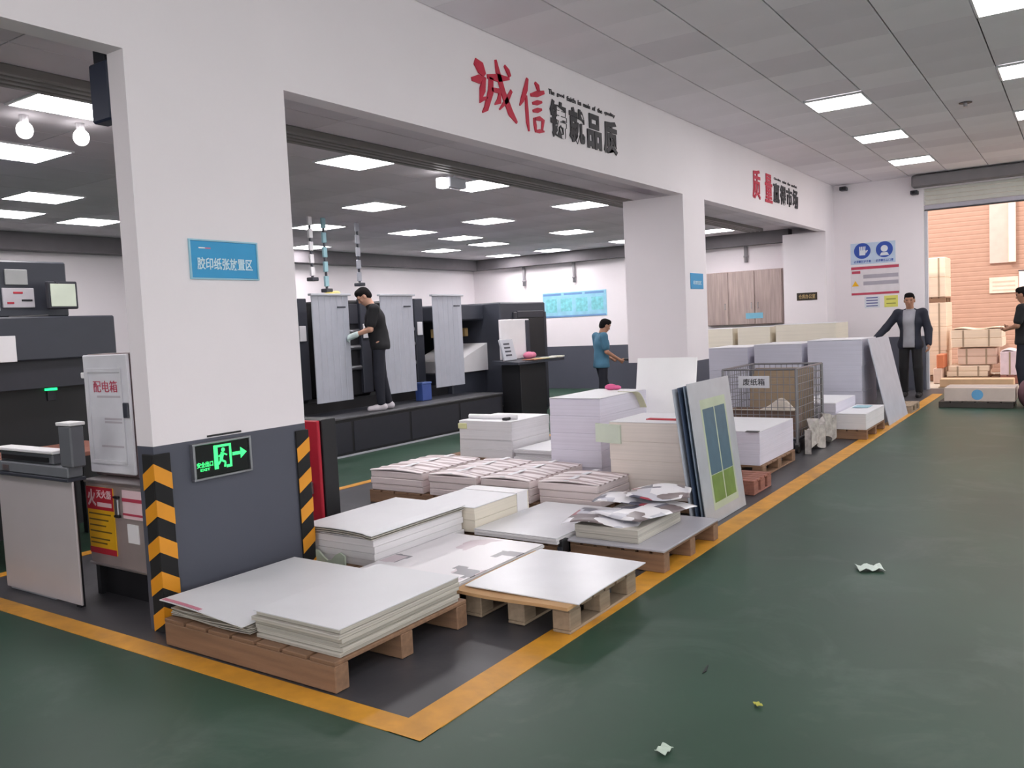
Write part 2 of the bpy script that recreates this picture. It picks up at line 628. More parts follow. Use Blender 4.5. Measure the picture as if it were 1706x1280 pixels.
# press hall ceiling
ceil2 = struct('ceiling.001', B(-12.4, WX - 0.14, -7.0, YE, HP + 0.03, HP + 0.2), M_void, 'dull grey ceiling of the press hall')
press_lights = [(-5.61, 5.86), (-5.69, 7.80), (-5.72, 10.23), (-7.51, 8.06), (-9.44, 8.90), (-7.48, 10.52), (-9.11, 10.66), (-9.18, 12.04),
                (-9.55, 13.40), (-7.49, 13.03), (-9.61, 15.85), (-10.94, 15.9), (-10.88, 13.59), (-7.65, 15.56), (-5.53, 3.13), (-7.20, 3.56),
                (-9.20, 4.77), (-10.53, 5.04), (-10.65, 6.10), (-5.76, 15.37), (-11.7, 10.77), (-5.6, 0.8), (-7.4, 1.0), (-9.2, 1.6), (-5.7, 12.8)]
pt = MB()
for i in range(14):
    for j in range(13):
        x0, y0 = -12.4 + 0.5957 * i, 1.1 + 1.2 * j
        me = tile_mesh(0.5957 - 0.008, 1.2 - 0.006, 1, M_tile2)
        inst('ceiling_tile', me, ceil2, (x0 + 0.298, y0 + 0.6, HP))
    pt.box(-12.4 + 0.5957 * i + .004, -12.4 + 0.5957 * (i + 1) - .004, -7.0, 1.096, HP, HP + 0.022)
o = pt.build('ceiling_tile_field', M_tile2, ceil2)
o['kind'] = 'stuff'

M_frame = mat('white_light_frame', (225, 225, 228), 0.5)
pan_me = B(-0.29, 0.29, -0.28, 0.28, -0.004, 0.004).mesh('diffuser', E_panel)
pan2_me = B(-0.285, 0.285, -0.285, 0.285, -0.010, -0.004).mesh('diffuser', E_panel2)
def frame_mesh(a, b, z0, z1, t=0.018):
    f = MB()
    f.box(-a, a, -b, -b + t, z0, z1).box(-a, a, b - t, b, z0, z1).box(-a, -a + t, -b + t, b - t, z0, z1).box(a - t, a, -b + t, b - t, z0, z1)
    return f.mesh('light_frame', M_frame)
fr_me = frame_mesh(0.308, 0.298, -0.002, 0.02)
fr2_me = frame_mesh(0.305, 0.305, -0.012, 0.0)
def ordinal(n):
    return ['first', 'second', 'third', 'fourth', 'fifth', 'sixth', 'seventh', 'eighth', 'ninth', 'tenth'][n]
for lx in (-2.3, -0.43, 1.44, 3.93):
    col = [y for x, y in light_cells if x == lx]
    for k, y in enumerate(sorted(col, reverse=True)):
        nm = {-2.3: 'first row', -0.43: 'second row', 1.44: 'third row', 3.93: 'fourth row'}[lx]
        t = thing('ceiling_light', f'white aisle ceiling light, {nm} from lettered wall, {ordinal(k)} from roller door', 'ceiling light', (lx, y, HC), 0, 'aisle ceiling light panels')
        inst('frame', fr_me, t, (0, 0, 0))
        inst('diffuser', pan_me, t, (0, 0, 0.002))
def press_row(x):
    return 0 if x > -6.5 else 1 if x > -8.3 else 2 if x > -10.1 else 3
for rw, rn in enumerate(('first row', 'second row', 'third row', 'fourth row')):
    for k, (x, y) in enumerate(sorted([p for p in press_lights if press_row(p[0]) == rw], key=lambda p: -p[1])):
        t = thing('ceiling_light', f'press hall ceiling light, {rn} from the openings, {ordinal(k)} from end wall', 'ceiling light', (x, y, HP), 0, 'press hall ceiling light panels')
        inst('frame', fr2_me, t, (0, 0, -0.001))
        inst('diffuser', pan2_me, t, (0, 0, -0.001))

# ------------------------------------------------------------------ shutter track, beams, pipes of the press hall
t = thing('shutter_track', 'grey bank of parallel ceiling rails running behind the openings', 'track', (-4.75, 6.0, HP))
for k, dx in enumerate((-0.28, -0.36, -0.44, -0.52)):
    B(dx - 0.026, dx + 0.026, -5.5, 9.9, -0.055, -0.001, 0.006).build('rail', mat('rail_grey', (118, 114, 112), 0.5), t)
t = thing('shutter_motor', 'dark blue motor box at the top of the first pier', 'motor', (-4.17, 2.53, 2.64))
B(-0.085, 0.085, -0.04, 0.05, 0.0, 0.30, 0.01).build('housing', mat('navy_blue_paint', (36, 44, 66), 0.5), t)
B(-0.05, 0.05, -0.03, 0.03, 0.30, 0.459, 0.004).build('bracket', M_slate2, t)

struct('trim_4', B(-12.4, WX - 0.78, YE - 0.25, YE, 2.86, HP), mat('grey_duct', (112, 108, 112), 0.7), 'grey boxed duct along the top of the end wall')
struct('trim_5', B(-12.4, -12.1, -7.0, YE - 0.25, 2.86, HP), mat('grey_duct', (112, 108, 112), 0.7), 'grey boxed duct along the top of the back wall')
for nm, x, lab in (('a', -10.9, 'grey drop pipe on the end wall behind the press delivery'), ('b', -9.55, 'grey drop pipe on the end wall beside the blue banner'), ('c', -5.6, 'grey drop pipe on the end wall above the wooden cupboard')):
    m = MB().cyl((0, 0, 0), (0, 0, 0.45 if nm != 'c' else 0.32), 0.035, n=10)
    m.cyl((0, 0, 0.10), (0, 0, 0.13), 0.05, n=10)
    tag(m.build('drop_pipe', mat('grey_pipe', (150, 146, 150), 0.5), None, True, (x, YE - 0.045, 2.41 if nm != 'c' else 2.54)), lab, 'pipe', 'drop pipes on the end wall')
# twin head lamp on the rails
t = thing('emergency_lamp', 'small bright twin lamp hung from the rails behind the beam', 'lamp', (-5.42, 7.05, 2.93))
B(-0.05, 0.05, -0.14, 0.14, 0.02, 0.12, 0.01).build('lamp_body', M_lgrey, t)
B(-0.045, 0.045, -0.26, -0.15, 0.0, 0.10, 0.01).build('lamp_head', E_lamp, t)
MB().cyl((0, 0, 0.12), (0, 0, 0.169), 0.012).build('stem', M_lgrey, t)
for k, (x, y) in enumerate(((-6.05, 3.05), (-6.0, 3.42))):
    t = thing('globe_lamp', f'round white lamp under the ceiling of the near opening, {"left" if k == 0 else "right"} of the pair', 'lamp', (x, y, HP), 0, 'round lamps in the near opening')
    MB().ell((0, 0, -0.10), (0.055, 0.055, 0.06)).build('globe', E_lamp, t, True)
    MB().cyl((0, 0, -0.05), (0, 0, -0.001), 0.03).build('lamp_base', M_white, t)
# corner cameras
for x, y, z, lab in ((-3.72, YE - 0.06, 3.74, 'small dark corner sensor where the lettered wall meets the end wall'), (-2.52, YE - 0.06, 3.52, 'small dark sensor on the end wall at the door corner')):
    t = thing('sensor', lab, 'sensor', (x, y, z), 0, 'small sensors on the end wall')
    B(-0.06, 0.06, -0.10, 0.06, -0.035, 0.035, 0.01).build('sensor_body', M_slate2, t)
    MB().cyl((0.0, -0.105, 0), (0.0, -0.13, 0), 0.025).build('lens', M_black, t, True)
t = thing('sprinkler', 'small dark sprinkler head in the aisle ceiling', 'sprinkler', (-1.15, 11.2, HC))
MB().cyl((0, 0, -0.05), (0, 0, -0.002), 0.02).build('stem', M_chrome, t)
MB().cyl((0, 0, -0.008), (0, 0, -0.001), 0.07, n=16).build('collar', M_slate2, t)

# ------------------------------------------------------------------ pier fittings and lettering
for yy, lab, s in ((2.48, 'black and yellow striped corner guard on the near edge of the first pier', 1), (3.49, 'black and yellow striped corner guard on the far edge of the first pier', -1)):
    t = thing('corner_guard', lab, 'corner guard', (WX, yy, 0), 0, 'striped corner guards')
    W_, T_ = 0.085, 0.014
    g = MB()
    if s > 0:
        g.box(0.001, T_, -T_, W_, 0.004, 0.93, 0.003)
        g.box(-W_, 0.001, -T_, -0.001, 0.004, 0.93, 0.003)
    else:
        g.box(0.001, T_, -W_, T_, 0.004, 0.93, 0.003)
        g.box(-W_, 0.001, 0.001, T_, 0.004, 0.93, 0.003)
    g.build('guard', M_rubber, t)
    for k in range(5):
        z = 0.80 - 0.185 * k
        p = MB()
        y0, y1 = (-T_, W_) if s > 0 else (-W_, T_)
        h, dr = 0.085, 0.06 * s
        za = z + (0 if s > 0 else -0.06)
        p.prism([(y0, za), (y1, za - dr), (y1, za - dr + h), (y0, za + h)], 'x', T_ + 0.0003, T_ + 0.002)
        if s > 0:
            p.prism([(-W_, z - 0.06), (T_, z), (T_, z + h), (-W_, z - 0.06 + h)], 'y', -T_ - 0.002, -T_ - 0.0003)
        else:
            p.prism([(-W_, z - 0.06), (T_, z), (T_, z + h), (-W_, z - 0.06 + h)], 'y', T_ + 0.0003, T_ + 0.002)
        p.build('stripe', M_amber, t)

def wall_sign(name, lab, y0, y1, z0, z1, m, frame=None, x=WX, th=0.008):
    t = thing(name, lab, 'sign', (x, (y0 + y1) / 2, (z0 + z1) / 2))
    a, b = (y1 - y0) / 2, (z1 - z0) / 2
    B(0.001, th, -a, a, -b, b, 0.002).build('plate', m, t)
    if frame:
        f = MB()
        w = 0.008
        f.box(0.001, th + .004, -a - w, a + w, b, b + w).box(0.001, th + .004, -a - w, a + w, -b - w, -b)
        f.box(0.001, th + .004, -a - w, -a, -b, b).box(0.001, th + .004, a, a + w, -b, b)
        f.build('frame', frame, t)
    return t
M_letter = mat('pale_blue_lettering', (205, 232, 244), 0.5)
t = wall_sign('area_sign', 'blue rectangular sign with pale lettering high on the first pier', 2.775, 3.205, 1.833, 2.03, M_blue, mat('sign_rim', (150, 196, 214), 0.4))
text('lettering', '胶印纸张放置区', 0.07, M_letter, t, (0.010, 0.0, -0.022), ROT_X, 0.0012, 0.001, 0.36, 0.066)
B(0.009, 0.010, -0.165, -0.125, 0.058, 0.064).build('mark', M_white, t)
B(0.009, 0.010, -0.125, -0.09, 0.057, 0.064).build('mark', mat('mark_pink', (190, 110, 150), 0.5), t)
t = wall_sign('area_sign', 'small blue sign on the narrow face of the second pier', 9.62, 10.02, 1.84, 2.03, M_blue)
text('lettering', '印刷区', 0.07, M_letter, t, (0.010, 0.0, -0.02), ROT_X, 0.001, 0.001, 0.26, 0.05)

# exit sign
t = thing('exit_sign', 'black exit sign with green running figure and arrow in steel frame on the first pier', 'exit sign', (WX, 2.875, 0.853))
B(0.001, 0.020, -0.175, 0.175, -0.088, 0.088, 0.003).build('panel', mat('black_sign_glass', (12, 14, 14), 0.25), t)
fr = MB()
fr.box(0.001, 0.03, -0.188, 0.188, 0.088, 0.100, 0.002).box(0.001, 0.03, -0.188, 0.188, -0.100, -0.088, 0.002)
fr.box(0.001, 0.03, -0.188, -0.175, -0.088, 0.088).box(0.001, 0.03, 0.175, 0.188, -0.088, 0.088)
fr.build('frame', M_chrome, t)
dr = MB()
X0, X1 = 0.0203, 0.022
dr.box(X0, X1, -0.055, -0.042, -0.055, 0.075).box(X0, X1, 0.045, 0.058, -0.055, 0.075).box(X0, X1, -0.042, 0.045, 0.062, 0.075).box(X0, X1, -0.042, -0.030, -0.055, 0.062).box(X0, X1, 0.022, 0.045, -0.055, -0.04)
dr.build('door_symbol', E_green, t)
rm = MB()
def bar(mb, a, b, w, x0=X0, x1=X1 + 0.001):
    a, b = Vector((0,) + a), Vector((0,) + b)
    d = (b - a).normalized()
    n = Vector((0, -d.z, d.y)) * w / 2
    ps = [a + n, b + n, b - n, a - n]
    mb.prism([(p.y, p.z) for p in ps], 'x', x0, x1)
rm.cyl((X0, 0.005, 0.045), (X1, 0.005, 0.045), 0.012, n=12)
bar(rm, (0.0, 0.032), (-0.012, -0.008), 0.020)
bar(rm, (-0.002, 0.028), (0.028, 0.014), 0.008)
bar(rm, (0.0, 0.026), (-0.026, 0.012), 0.008)
bar(rm, (-0.012, -0.008), (0.016, -0.024), 0.011)
bar(rm, (0.016, -0.024), (0.010, -0.050), 0.010)
bar(rm, (-0.012, -0.008), (-0.030, -0.030), 0.011)
bar(rm, (-0.030, -0.030), (-0.052, -0.032), 0.010)
rm.build('running_figure', E_green, t)
ar = MB()
ar.box(X0, X1, 0.064, 0.125, 0.004, 0.022)
ar.prism([(0.118, -0.018), (0.160, 0.013), (0.118, 0.044)], 'x', X0, X1)
ar.build('arrow', E_green, t)
text('lettering', '安全出口', 0.03, E_green, t, (0.0212, -0.114, -0.018), ROT_X, 0.0006, 0.0008, 0.100, 0.030)
text('lettering', 'EXIT', 0.02, E_green, t, (0.0212, -0.114, -0.046), ROT_X, 0.0004, 0.0008, 0.06, 0.014)
struct('trim_6', B(WX, WX + 0.006, 2.80, 3.02, DZ + 0.006, DZ + 0.016), M_black, 'thin black strip above the dado of the first pier')

# brush lettering: strokes of changing width
def brush(mb, pts, wd, x0, x1, ox, oz, sx, sz):
    P = [Vector((ox + sx * u, oz + sz * v)) for u, v in pts]
    k = len(P)
    L, R = [], []
    for i in range(k):
        d = (P[min(i + 1, k - 1)] - P[max(i - 1, 0)]).normalized()
        n = Vector((-d.y, d.x))
        w = wd[i] * (sx + sz) / 4
        L.append(P[i] + n * w)
        R.append(P[i] - n * w)
    for i in range(k - 1):
        mb.prism([(p.x, p.y) for p in (L[i], L[i + 1], R[i + 1], R[i])], 'x', x0, x1)

CH_CHENG = [([(.10, .84), (.22, .76), (.30, .66)], [.10, .20, .08]),
            ([(.02, .52), (.18, .56), (.28, .60), (.24, .40), (.20, .22), (.34, .30)], [.05, .13, .10, .13, .13, .03]),
            ([(.36, .66), (.60, .70), (.86, .76)], [.06, .12, .04]),
            ([(.44, .66), (.42, .42), (.30, .10), (.22, .02)], [.10, .12, .09, .02]),
            ([(.44, .46), (.62, .48), (.60, .30), (.50, .22)], [.06, .10, .10, .02]),
            ([(.56, 1.0), (.60, .80), (.70, .48), (.86, .16), (1.0, .02)], [.04, .10, .12, .13, .04]),
            ([(.90, .56), (.78, .36), (.60, .16)], [.05, .08, .02]),
            ([(.76, .96), (.84, .88), (.88, .80)], [.04, .09, .06])]
CH_XIN = [([(.36, .98), (.28, .78), (.14, .56), (.04, .44)], [.06, .12, .10, .02]),
          ([(.28, .66), (.29, .40), (.30, .18), (.34, .02)], [.06, .09, .09, .03]),
          ([(.64, .96), (.74, .90), (.78, .82)], [.05, .12, .07]),
          ([(.46, .70), (.70, .76), (.98, .84)], [.06, .12, .07]),
          ([(.52, .56), (.70, .60), (.88, .64)], [.05, .10, .04]),
          ([(.52, .42), (.70, .46), (.86, .50)], [.05, .10, .04]),
          ([(.56, .30), (.58, .16), (.60, .04)], [.06, .09, .04]),
          ([(.56, .28), (.76, .32), (.90, .30), (.84, .10)], [.05, .09, .10, .04]),
          ([(.60, .06), (.74, .08), (.92, .10)], [.04, .08, .03])]
def words(s_, parent, yc, z, width):
    n_ = len(s_)
    p = 0
    for w_ in s_.split(' '):
        a = yc - width / 2 + width * p / n_
        b = a + width * len(w_) / n_
        text('word', w_, 0.05, M_ink, parent, (0.006, (a + b) / 2, z), ROT_X, 0.001, 0.002, (b - a) * 0.95, 0.045)
        p += len(w_) + 1
t = thing('wall_lettering', 'large red brush characters with black motto lettering above the middle opening', 'lettering', (WX, 6.6, 3.35))
for ch, y0, w_, z0, h_ in ((CH_CHENG, -1.24, 0.62, -0.18, 0.46), (CH_XIN, -0.58, 0.42, -0.22, 0.46)):
    m = MB()
    for pts, wd in ch:
        brush(m, pts, wd, 0.002, 0.012, y0, z0, w_, h_)
    m.build('brush_character', M_redbrush, t)
for k, ch in enumerate('铸就品质'):
    text('character', ch, 0.3, M_ink, t, (0.008, 0.06 + 0.335 * k, -0.030), ROT_X, 0.010, 0.004, 0.285, 0.33)
words('The good faith is made of the quality', t, 0.55, 0.195, 1.28)
t = thing('wall_lettering', 'small red brush characters with black motto lettering above the last opening', 'lettering', (WX, 13.2, 3.36))
for k, ch in enumerate('质量'):
    text('brush_character', ch, 0.4, M_redbrush, t, (0.008, -1.02 + 0.56 * k, 0.0), ROT_X, 0.006, 0.004, 0.34, 0.42)
for k, ch in enumerate('赢得市场'):
    text('character', ch, 0.3, M_ink, t, (0.008, -0.08 + 0.34 * k, -0.03), ROT_X, 0.008, 0.004, 0.30, 0.30)
words('Quality wins the market', t, 0.43, 0.18, 1.25)

# end wall notices (face -y)
def end_sign(name, lab, x0, x1, z0, z1, m, y=YE, th=0.008):
    t = thing(name, lab, 'sign', ((x0 + x1) / 2, y, (z0 + z1) / 2))
    a, b = (x1 - x0) / 2, (z1 - z0) / 2
    B(-a, a, -th, -0.001, -b, b, 0.002).build('plate', m, t)
    return t
M_pale = mat('pale_notice', (218, 222, 230), 0.45)
M_navy = mat('mandatory_blue', (44, 78, 168), 0.45)
t = end_sign('safety_notice', 'notice with two round blue mandatory symbols on the end wall', -3.63, -2.86, 2.33, 2.72, mat('notice_pale_blue', (190, 206, 226), 0.45))
for k, x in enumerate((-0.18, 0.20)):
    MB().cyl((x, -0.0085, 0.05), (x, -0.012, 0.05), 0.145, n=28).build('blue_disc', M_navy, t)
    h = MB()
    if k == 0:   # gloved hand
        h.prism([(x - .05, -.03), (x + .05, -.03), (x + .06, .06), (x - .05, .06)], 'y', -0.014, -0.0125)
        for q in range(4):
            h.prism([(x - .05 + .027 * q, .06), (x - .03 + .027 * q, .06), (x - .03 + .03 * q, .13), (x - .05 + .03 * q, .13)], 'y', -0.014, -0.0125)
        h.prism([(x + .06, .0), (x + .10, .05), (x + .085, .065), (x + .06, .04)], 'y', -0.014, -0.0125)
    else:        # head with mask
        h.cyl((x, -0.0125, 0.065), (x, -0.014, 0.065), 0.06, n=20)
        h.prism([(x - .08, -.06), (x + .08, -.06), (x + .05, -.005), (x - .05, -.005)], 'y', -0.014, -0.0125)
    h.build('symbol', M_pale, t)
for k, (x, s) in enumerate(((-0.18, '必须戴防护手套'), (0.20, '必须戴防尘口罩'))):
    text('lettering', s, 0.05, M_navy, t, (x, -0.0092, -0.145), ROT_Y, 0.001, 0.001, 0.30, 0.05)
t = end_sign('rule_board', 'white notice with red bars and grey lines of print on the end wall', -3.63, -2.80, 1.76, 2.30, mat('notice_white', (222, 216, 220), 0.45))
M_crim = mat('notice_red', (190, 66, 90), 0.5)
B(-0.41, 0.41, -0.010, -0.0085, 0.205, 0.255).build('red_bar', M_crim, t)
B(-0.41, 0.41, -0.010, -0.0085, -0.265, -0.225).build('red_bar', M_crim, t)
B(-0.40, -0.25, -0.010, -0.0085, 0.13, 0.18).build('red_symbol', M_crim, t)
MB().prism([(-0.40, -0.10), (-0.28, -0.10), (-0.34, 0.0)], 'y', -0.010, -0.0085).build('warning_triangle', M_signyel, t)
for z in (0.07, -0.055):
    B(-0.20, 0.40, -0.010, -0.0085, z - 0.035, z + 0.035).build('print_line', mat('print_grey', (170, 164, 176), 0.5), t)
t = end_sign('paper_notice', 'small white notice with blue print below the red barred board', -3.40, -3.14, 1.52, 1.73, M_pale)
for k in range(4):
    B(-0.10, 0.10, -0.010, -0.0085, 0.07 - 0.05 * k, 0.09 - 0.05 * k).build('print_line', mat('print_blue', (92, 94, 150), 0.5), t)
t = end_sign('paper_notice', 'small yellow notice below the red barred board', -3.06, -2.83, 1.52, 1.73, mat('notice_lime', (222, 218, 110), 0.45))
for k in range(2):
    B(-0.08, 0.08, -0.010, -0.0085, 0.03 - 0.08 * k, 0.05 - 0.08 * k).build('print_line', mat('print_olive', (150, 148, 70), 0.5), t)
# brass plate on the pier at the end
t = end_sign('door_plate', 'dark brass name plate on the last pier', -4.46, -4.09, 1.715, 1.855, mat('dark_bronze', (52, 44, 34), 0.45, 0.3), y=16.07)
text('lettering', '仓库办公室', 0.06, mat('bronze_letter', (176, 150, 104), 0.4), t, (0, -0.0092, 0), ROT_Y, 0.001, 0.001, 0.30, 0.085)
# banner
t = thing('wall_banner', 'pale blue printed banner on the end wall of the press hall', 'banner', (-9.60, YE, 1.92))
B(-0.83, 0.83, -0.010, -0.001, -0.285, 0.285, 0.002).build('sheet', M_paleblue, t)
for k in range(3):
    B(-0.81 + 0.55 * k, -0.33 + 0.55 * k, -0.012, -0.0105, 0.215, 0.262).build('heading_bar', mat('banner_blue', (110, 150, 200), 0.5), t)
B(-0.81, 0.81, -0.012, -0.0105, -0.28, -0.245).build('footer_bar', mat('banner_blue', (110, 150, 200), 0.5), t)
for k in range(4):
    B(-0.75 + 0.4 * k, -0.45 + 0.4 * k, -0.012, -0.0105, -0.17 + 0.02 * (k % 2), 0.14).build('text_block', mat('banner_aqua', (128, 204, 214), 0.5, var=0.2, scale=14), t)

# wooden cupboard hung on the end wall of the bay
t = thing('wall_cupboard', 'pale wooden wall cupboard with blue label in the last bay', 'cupboard', (-5.62, YE, 1.30))
B(-0.80, 0.80, -0.30, -0.002, 0.0, 1.06, 0.004).build('carcass', M_ceilwood, t)
for k in range(3):
    d = B(-0.79 + 0.53 * k, -0.27 + 0.53 * k, -0.325, -0.301, 0.012, 1.048, 0.004).build('door', M_ceilwood, t)
    hx = (-0.79 + 0.53 * k) + (0.46 if k != 2 else 0.06)
    MB().tube([(hx, -0.325, 0.32), (hx, -0.35, 0.33), (hx, -0.35, 0.42), (hx, -0.325, 0.43)], 0.008).build('handle', M_chrome, d)
B(0.08, 0.42, -0.330, -0.3255, 0.12, 0.23, 0.001).build('label_plate', mat('label_blue', (120, 180, 205), 0.5), t)

# ------------------------------------------------------------------ printing press
def ribbed(x, y0, y1, z0, z1, n, t=0.02):
    """guard sheet facing +x with shallow vertical folds"""
    m = MB()
    w = (y1 - y0) / n
    for k in range(n):
        a = y0 + w * k
        m.prism([(x, a), (x + t, a + w * .12), (x + t, a + w * .88), (x, a + w)], 'z', z0, z1)
    m.box(x - 0.012, x, y0, y1, z0, z1)
    return m

t = thing('printing_press', 'long dark printing press with three pale grey guard panels behind the walkway', 'printing press', (-7.45, 6.9, 0))
def PR(x0, x1, y0, y1, z0, z1, bev=0.0):   # world box -> local
    return B(x0 + 7.45, x1 + 7.45, y0 - 6.9, y1 - 6.9, z0, z1, bev)
tp_ = t
t = thing('press_walkway', 'long black raised walkway with worn tread along the front of the press', 'walkway', (-7.45, 6.9, 0))
w = PR(-7.83, -7.45, 6.3, 10.62, 0.0, 0.455).build('platform', M_black, t)
PR(-7.83, -7.44, 6.3, 10.63, 0.455, 0.48, 0.004).build('tread_plate', mat('worn_tread_plate', (104, 104, 108), 0.45, 0.5, var=0.12, scale=12, bump=0.2, bscale=90), w)
for k in range(4):
    PR(-7.449, -7.444, 6.34 + 1.07 * k, 7.37 + 1.07 * k, 0.05, 0.42, 0.002).build('side_plate', M_slate2, w)
PR(-7.452, -7.43, 6.3, 10.62, 0.0, 0.02).build('kick_strip', M_lgrey, w)
t = thing('step_box', 'low dark step at the far end of the press walkway', 'step', (-7.70, 10.80, 0))
B(-0.06, 0.06, -0.155, 0.155, 0.0, 0.22, 0.004).build('riser', M_slate2, t)
B(-0.065, 0.065, -0.16, 0.16, 0.2205, 0.24, 0.004).build('tread', mat('worn_tread_plate', (104, 104, 108)), t)
t = tp_
PR(-9.9, -8.25, 6.3, 10.62, 0.0, 0.62).build('bed', M_black, t)
PR(-8.249, -7.835, 6.3, 10.62, 0.0, 0.478, 0.004).build('foot_plate', M_slate2, t)
for k, y in enumerate((6.85, 8.0, 9.15)):
    u = PR(-9.8, -8.34, y, y + 0.70, 0.62, 1.95, 0.03).build('printing_unit', M_black, t)
    PR(-8.36, -8.29, y + 0.50, y + 0.69, 0.66, 1.97, 0.01).build('side_frame', M_slate, u)
    PR(-8.345, -8.31, y + 0.02, y + 0.48, 1.62, 1.90, 0.01).build('ink_cover', M_slate2, u)
    for z in (1.02, 1.30, 1.52):
        MB().cyl((-0.87, y - 6.9 + 0.02, z), (-0.87, y - 6.9 + 0.48, z), 0.035, n=10).build('roller', M_chrome, u, True)
    PR(-8.29, -8.27, y + 0.53, y + 0.64, 1.42, 1.62, 0.006).build('terminal', M_white, u)
for y0, y1 in ((7.22, 7.84), (8.44, 9.10), (9.54, 10.22)):
    g = ribbed(0, y0 - 6.9, y1 - 6.9, 0, 1.34, 6, 0.006)
    o = g.build('guard_panel', M_panel, t, loc=(-0.40, 0, 0.645))
    B(-0.03, 0.03, y0 - 6.93, y1 - 6.87, 1.335, 1.362, 0.004).build('top_edge', M_lgrey, o)
    B(0.021, 0.035, y1 - 6.9 - 0.22, y1 - 6.9 - 0.08, 1.18, 1.20, 0.002).build('handle', M_slate, o)
# delivery end
d = PR(-9.6, -8.15, 10.30, 11.20, 0.0, 0.80, 0.02).build('delivery_base', M_slate, t)
PR(-9.6, -8.15, 10.30, 11.20, 1.62, 1.87, 0.02).build('delivery_hood', M_slate, d)
PR(-8.30, -8.15, 10.30, 10.42, 0.80, 1.62, 0.01).build('hood_post', M_slate2, d)
PR(-9.6, -9.5, 10.30, 11.20, 0.80, 1.62).build('rear_plate', M_black, d)
ch = MB()
ch.prism([(10.42 - 6.9, 0.80), (11.20 - 6.9, 0.80), (11.20 - 6.9, 1.24), (10.42 - 6.9, 0.98)], 'x', -1.6, -0.66)
ch.build('sheet_chute', M_white, d)
for k in range(5):
    PR(-8.7 + .02 * k, -8.5 + .02 * k, 10.48 + 0.14 * k, 10.56 + 0.14 * k, 1.36, 1.50, 0.01).build('gripper', mat('brass_gripper', (176, 148, 96), 0.5), d)
b = PR(-9.6, -7.82, 11.20, 12.58, 0.0, 1.885, 0.02).build('delivery_tower', M_slate, t)
PR(-7.83, -7.80, 11.62, 12.50, 0.10, 1.70, 0.006).build('pile_recess', M_black, b)
PR(-7.83, -7.79, 11.55, 11.66, 0.05, 1.72, 0.01).build('recess_post', M_slate2, b)
PR(-7.83, -7.79, 12.48, 12.56, 0.05, 1.72, 0.01).build('recess_post', M_slate2, b)
PR(-7.83, -7.79, 11.66, 12.48, 1.62, 1.74, 0.01).build('recess_lintel', M_slate2, b)
# cable hangers above the press
for k, (x, y, z0, z1, c) in enumerate(((-8.7, 8.05, 2.25, HP, 'white loop'), (-8.7, 8.30, 2.10, HP, 'pale blue strip'), (-8.8, 9.05, 2.2, HP, 'grey chain'))):
    lab = ('white ringed cable hanger above the first press guard', 'pale blue cable hanger beside the white ringed hanger above the press', 'grey cable hanger above the second press guard')[k]
    h = thing('cable_hanger', lab, 'cable hanger', (x, y, z0), 0, 'cable hangers above the press')
    mm = (M_white, mat('hanger_aqua', (150, 190, 200), 0.5), M_panel)[k]
    MB().cyl((0, 0, 0), (0, 0, z1 - z0 - 0.001), 0.018, n=8).build('drop_rod', M_slate, h)
    nseg = 5
    for q in range(nseg):
        z = (z1 - z0) * (q + 0.3) / nseg
        B(-0.02, 0.02, -0.034, 0.034, z, z + (z1 - z0) / nseg * 0.72, 0.006).build('clip', mm, h)
    B(-0.06, 0.06, -0.06, 0.06, -0.02, 0.03, 0.008).build('weight', M_slate, h)
t = thing('rag_bundle', 'small yellow bundle lying on top of the first printing unit', 'rag', (-8.62, 8.28, 1.975))
MB().ell((0, 0, 0.05), (0.10, 0.14, 0.055)).build('cloth', mat('pale_yellow_cloth', (222, 206, 110), 0.8), t, True)
MB().ell((0.05, 0.06, 0.085), (0.05, 0.07, 0.035)).build('fold', mat('pale_yellow_cloth2', (236, 226, 160), 0.8), t, True)
t = thing('tool_box', 'small blue box on the press walkway between the second and third guards', 'box', (-7.93, 9.33, 0.48))
B(-0.07, 0.07, -0.10, 0.10, 0.001, 0.24, 0.006).build('body', mat('box_blue', (60, 84, 150), 0.5), t)
B(-0.075, 0.075, -0.105, 0.105, 0.241, 0.265, 0.004).build('lid', mat('box_blue2', (84, 108, 170), 0.5), t)

# control desk
t = thing('control_desk', 'dark press control desk with white display boards and sloping paper shelf', 'desk', (-7.35, 11.05, 0))
B(-0.22, 0.14, -0.25, 0.48, 0.0, 0.90, 0.01).build('pedestal', M_black, t)
tb = MB(); tb.prism([(-0.28, 0.90), (0.22, 0.90), (0.22, 0.935), (-0.28, 0.965)], 'y', -0.42, 0.95)
tb.build('desk_top', M_slate, t)
B(-0.27, -0.23, -0.20, 0.62, 0.965, 1.60, 0.006).build('display_board', M_white, t)
B(-0.225, -0.21, 0.50, 0.60, 0.98, 1.58, 0.003).build('board_edge', M_slate, t)
sc = B(-0.02, 0.02, -0.36, -0.02, 0.0, 0.34, 0.006).build('screen', M_lgrey, t, loc=(-0.08, 0, 0.958))
sc.rotation_euler = (0, -0.25, 0)
for k in range(4):
    B(0.021, 0.024, -0.30, -0.14, 0.07 + 0.06 * k, 0.095 + 0.06 * k).build('print_line', M_slate, sc)
for k, (y, c) in enumerate(((0.10, (196, 130, 100)), (0.36, (222, 206, 160)), (0.60, (232, 230, 226)), (0.86, (226, 222, 206)))):
    p = thing('paper_sheet', ('orange brown printed proof', 'cream printed proof', 'white sheet', 'pale sheet near the far end')[k] + ' lying on the press control desk', 'paper', (-7.22, 11.05 + y, 0.948), 0.1 * k, 'proofs on the control desk')
    B(-0.11, 0.11, -0.10, 0.10, 0.004, 0.012 + 0.004 * k).build('sheet', mat('proof_%d' % k, c, 0.5), p)
t = thing('cloth', 'pink crumpled cloth on the press control desk', 'cloth', (-7.45, 11.42, 0.96))
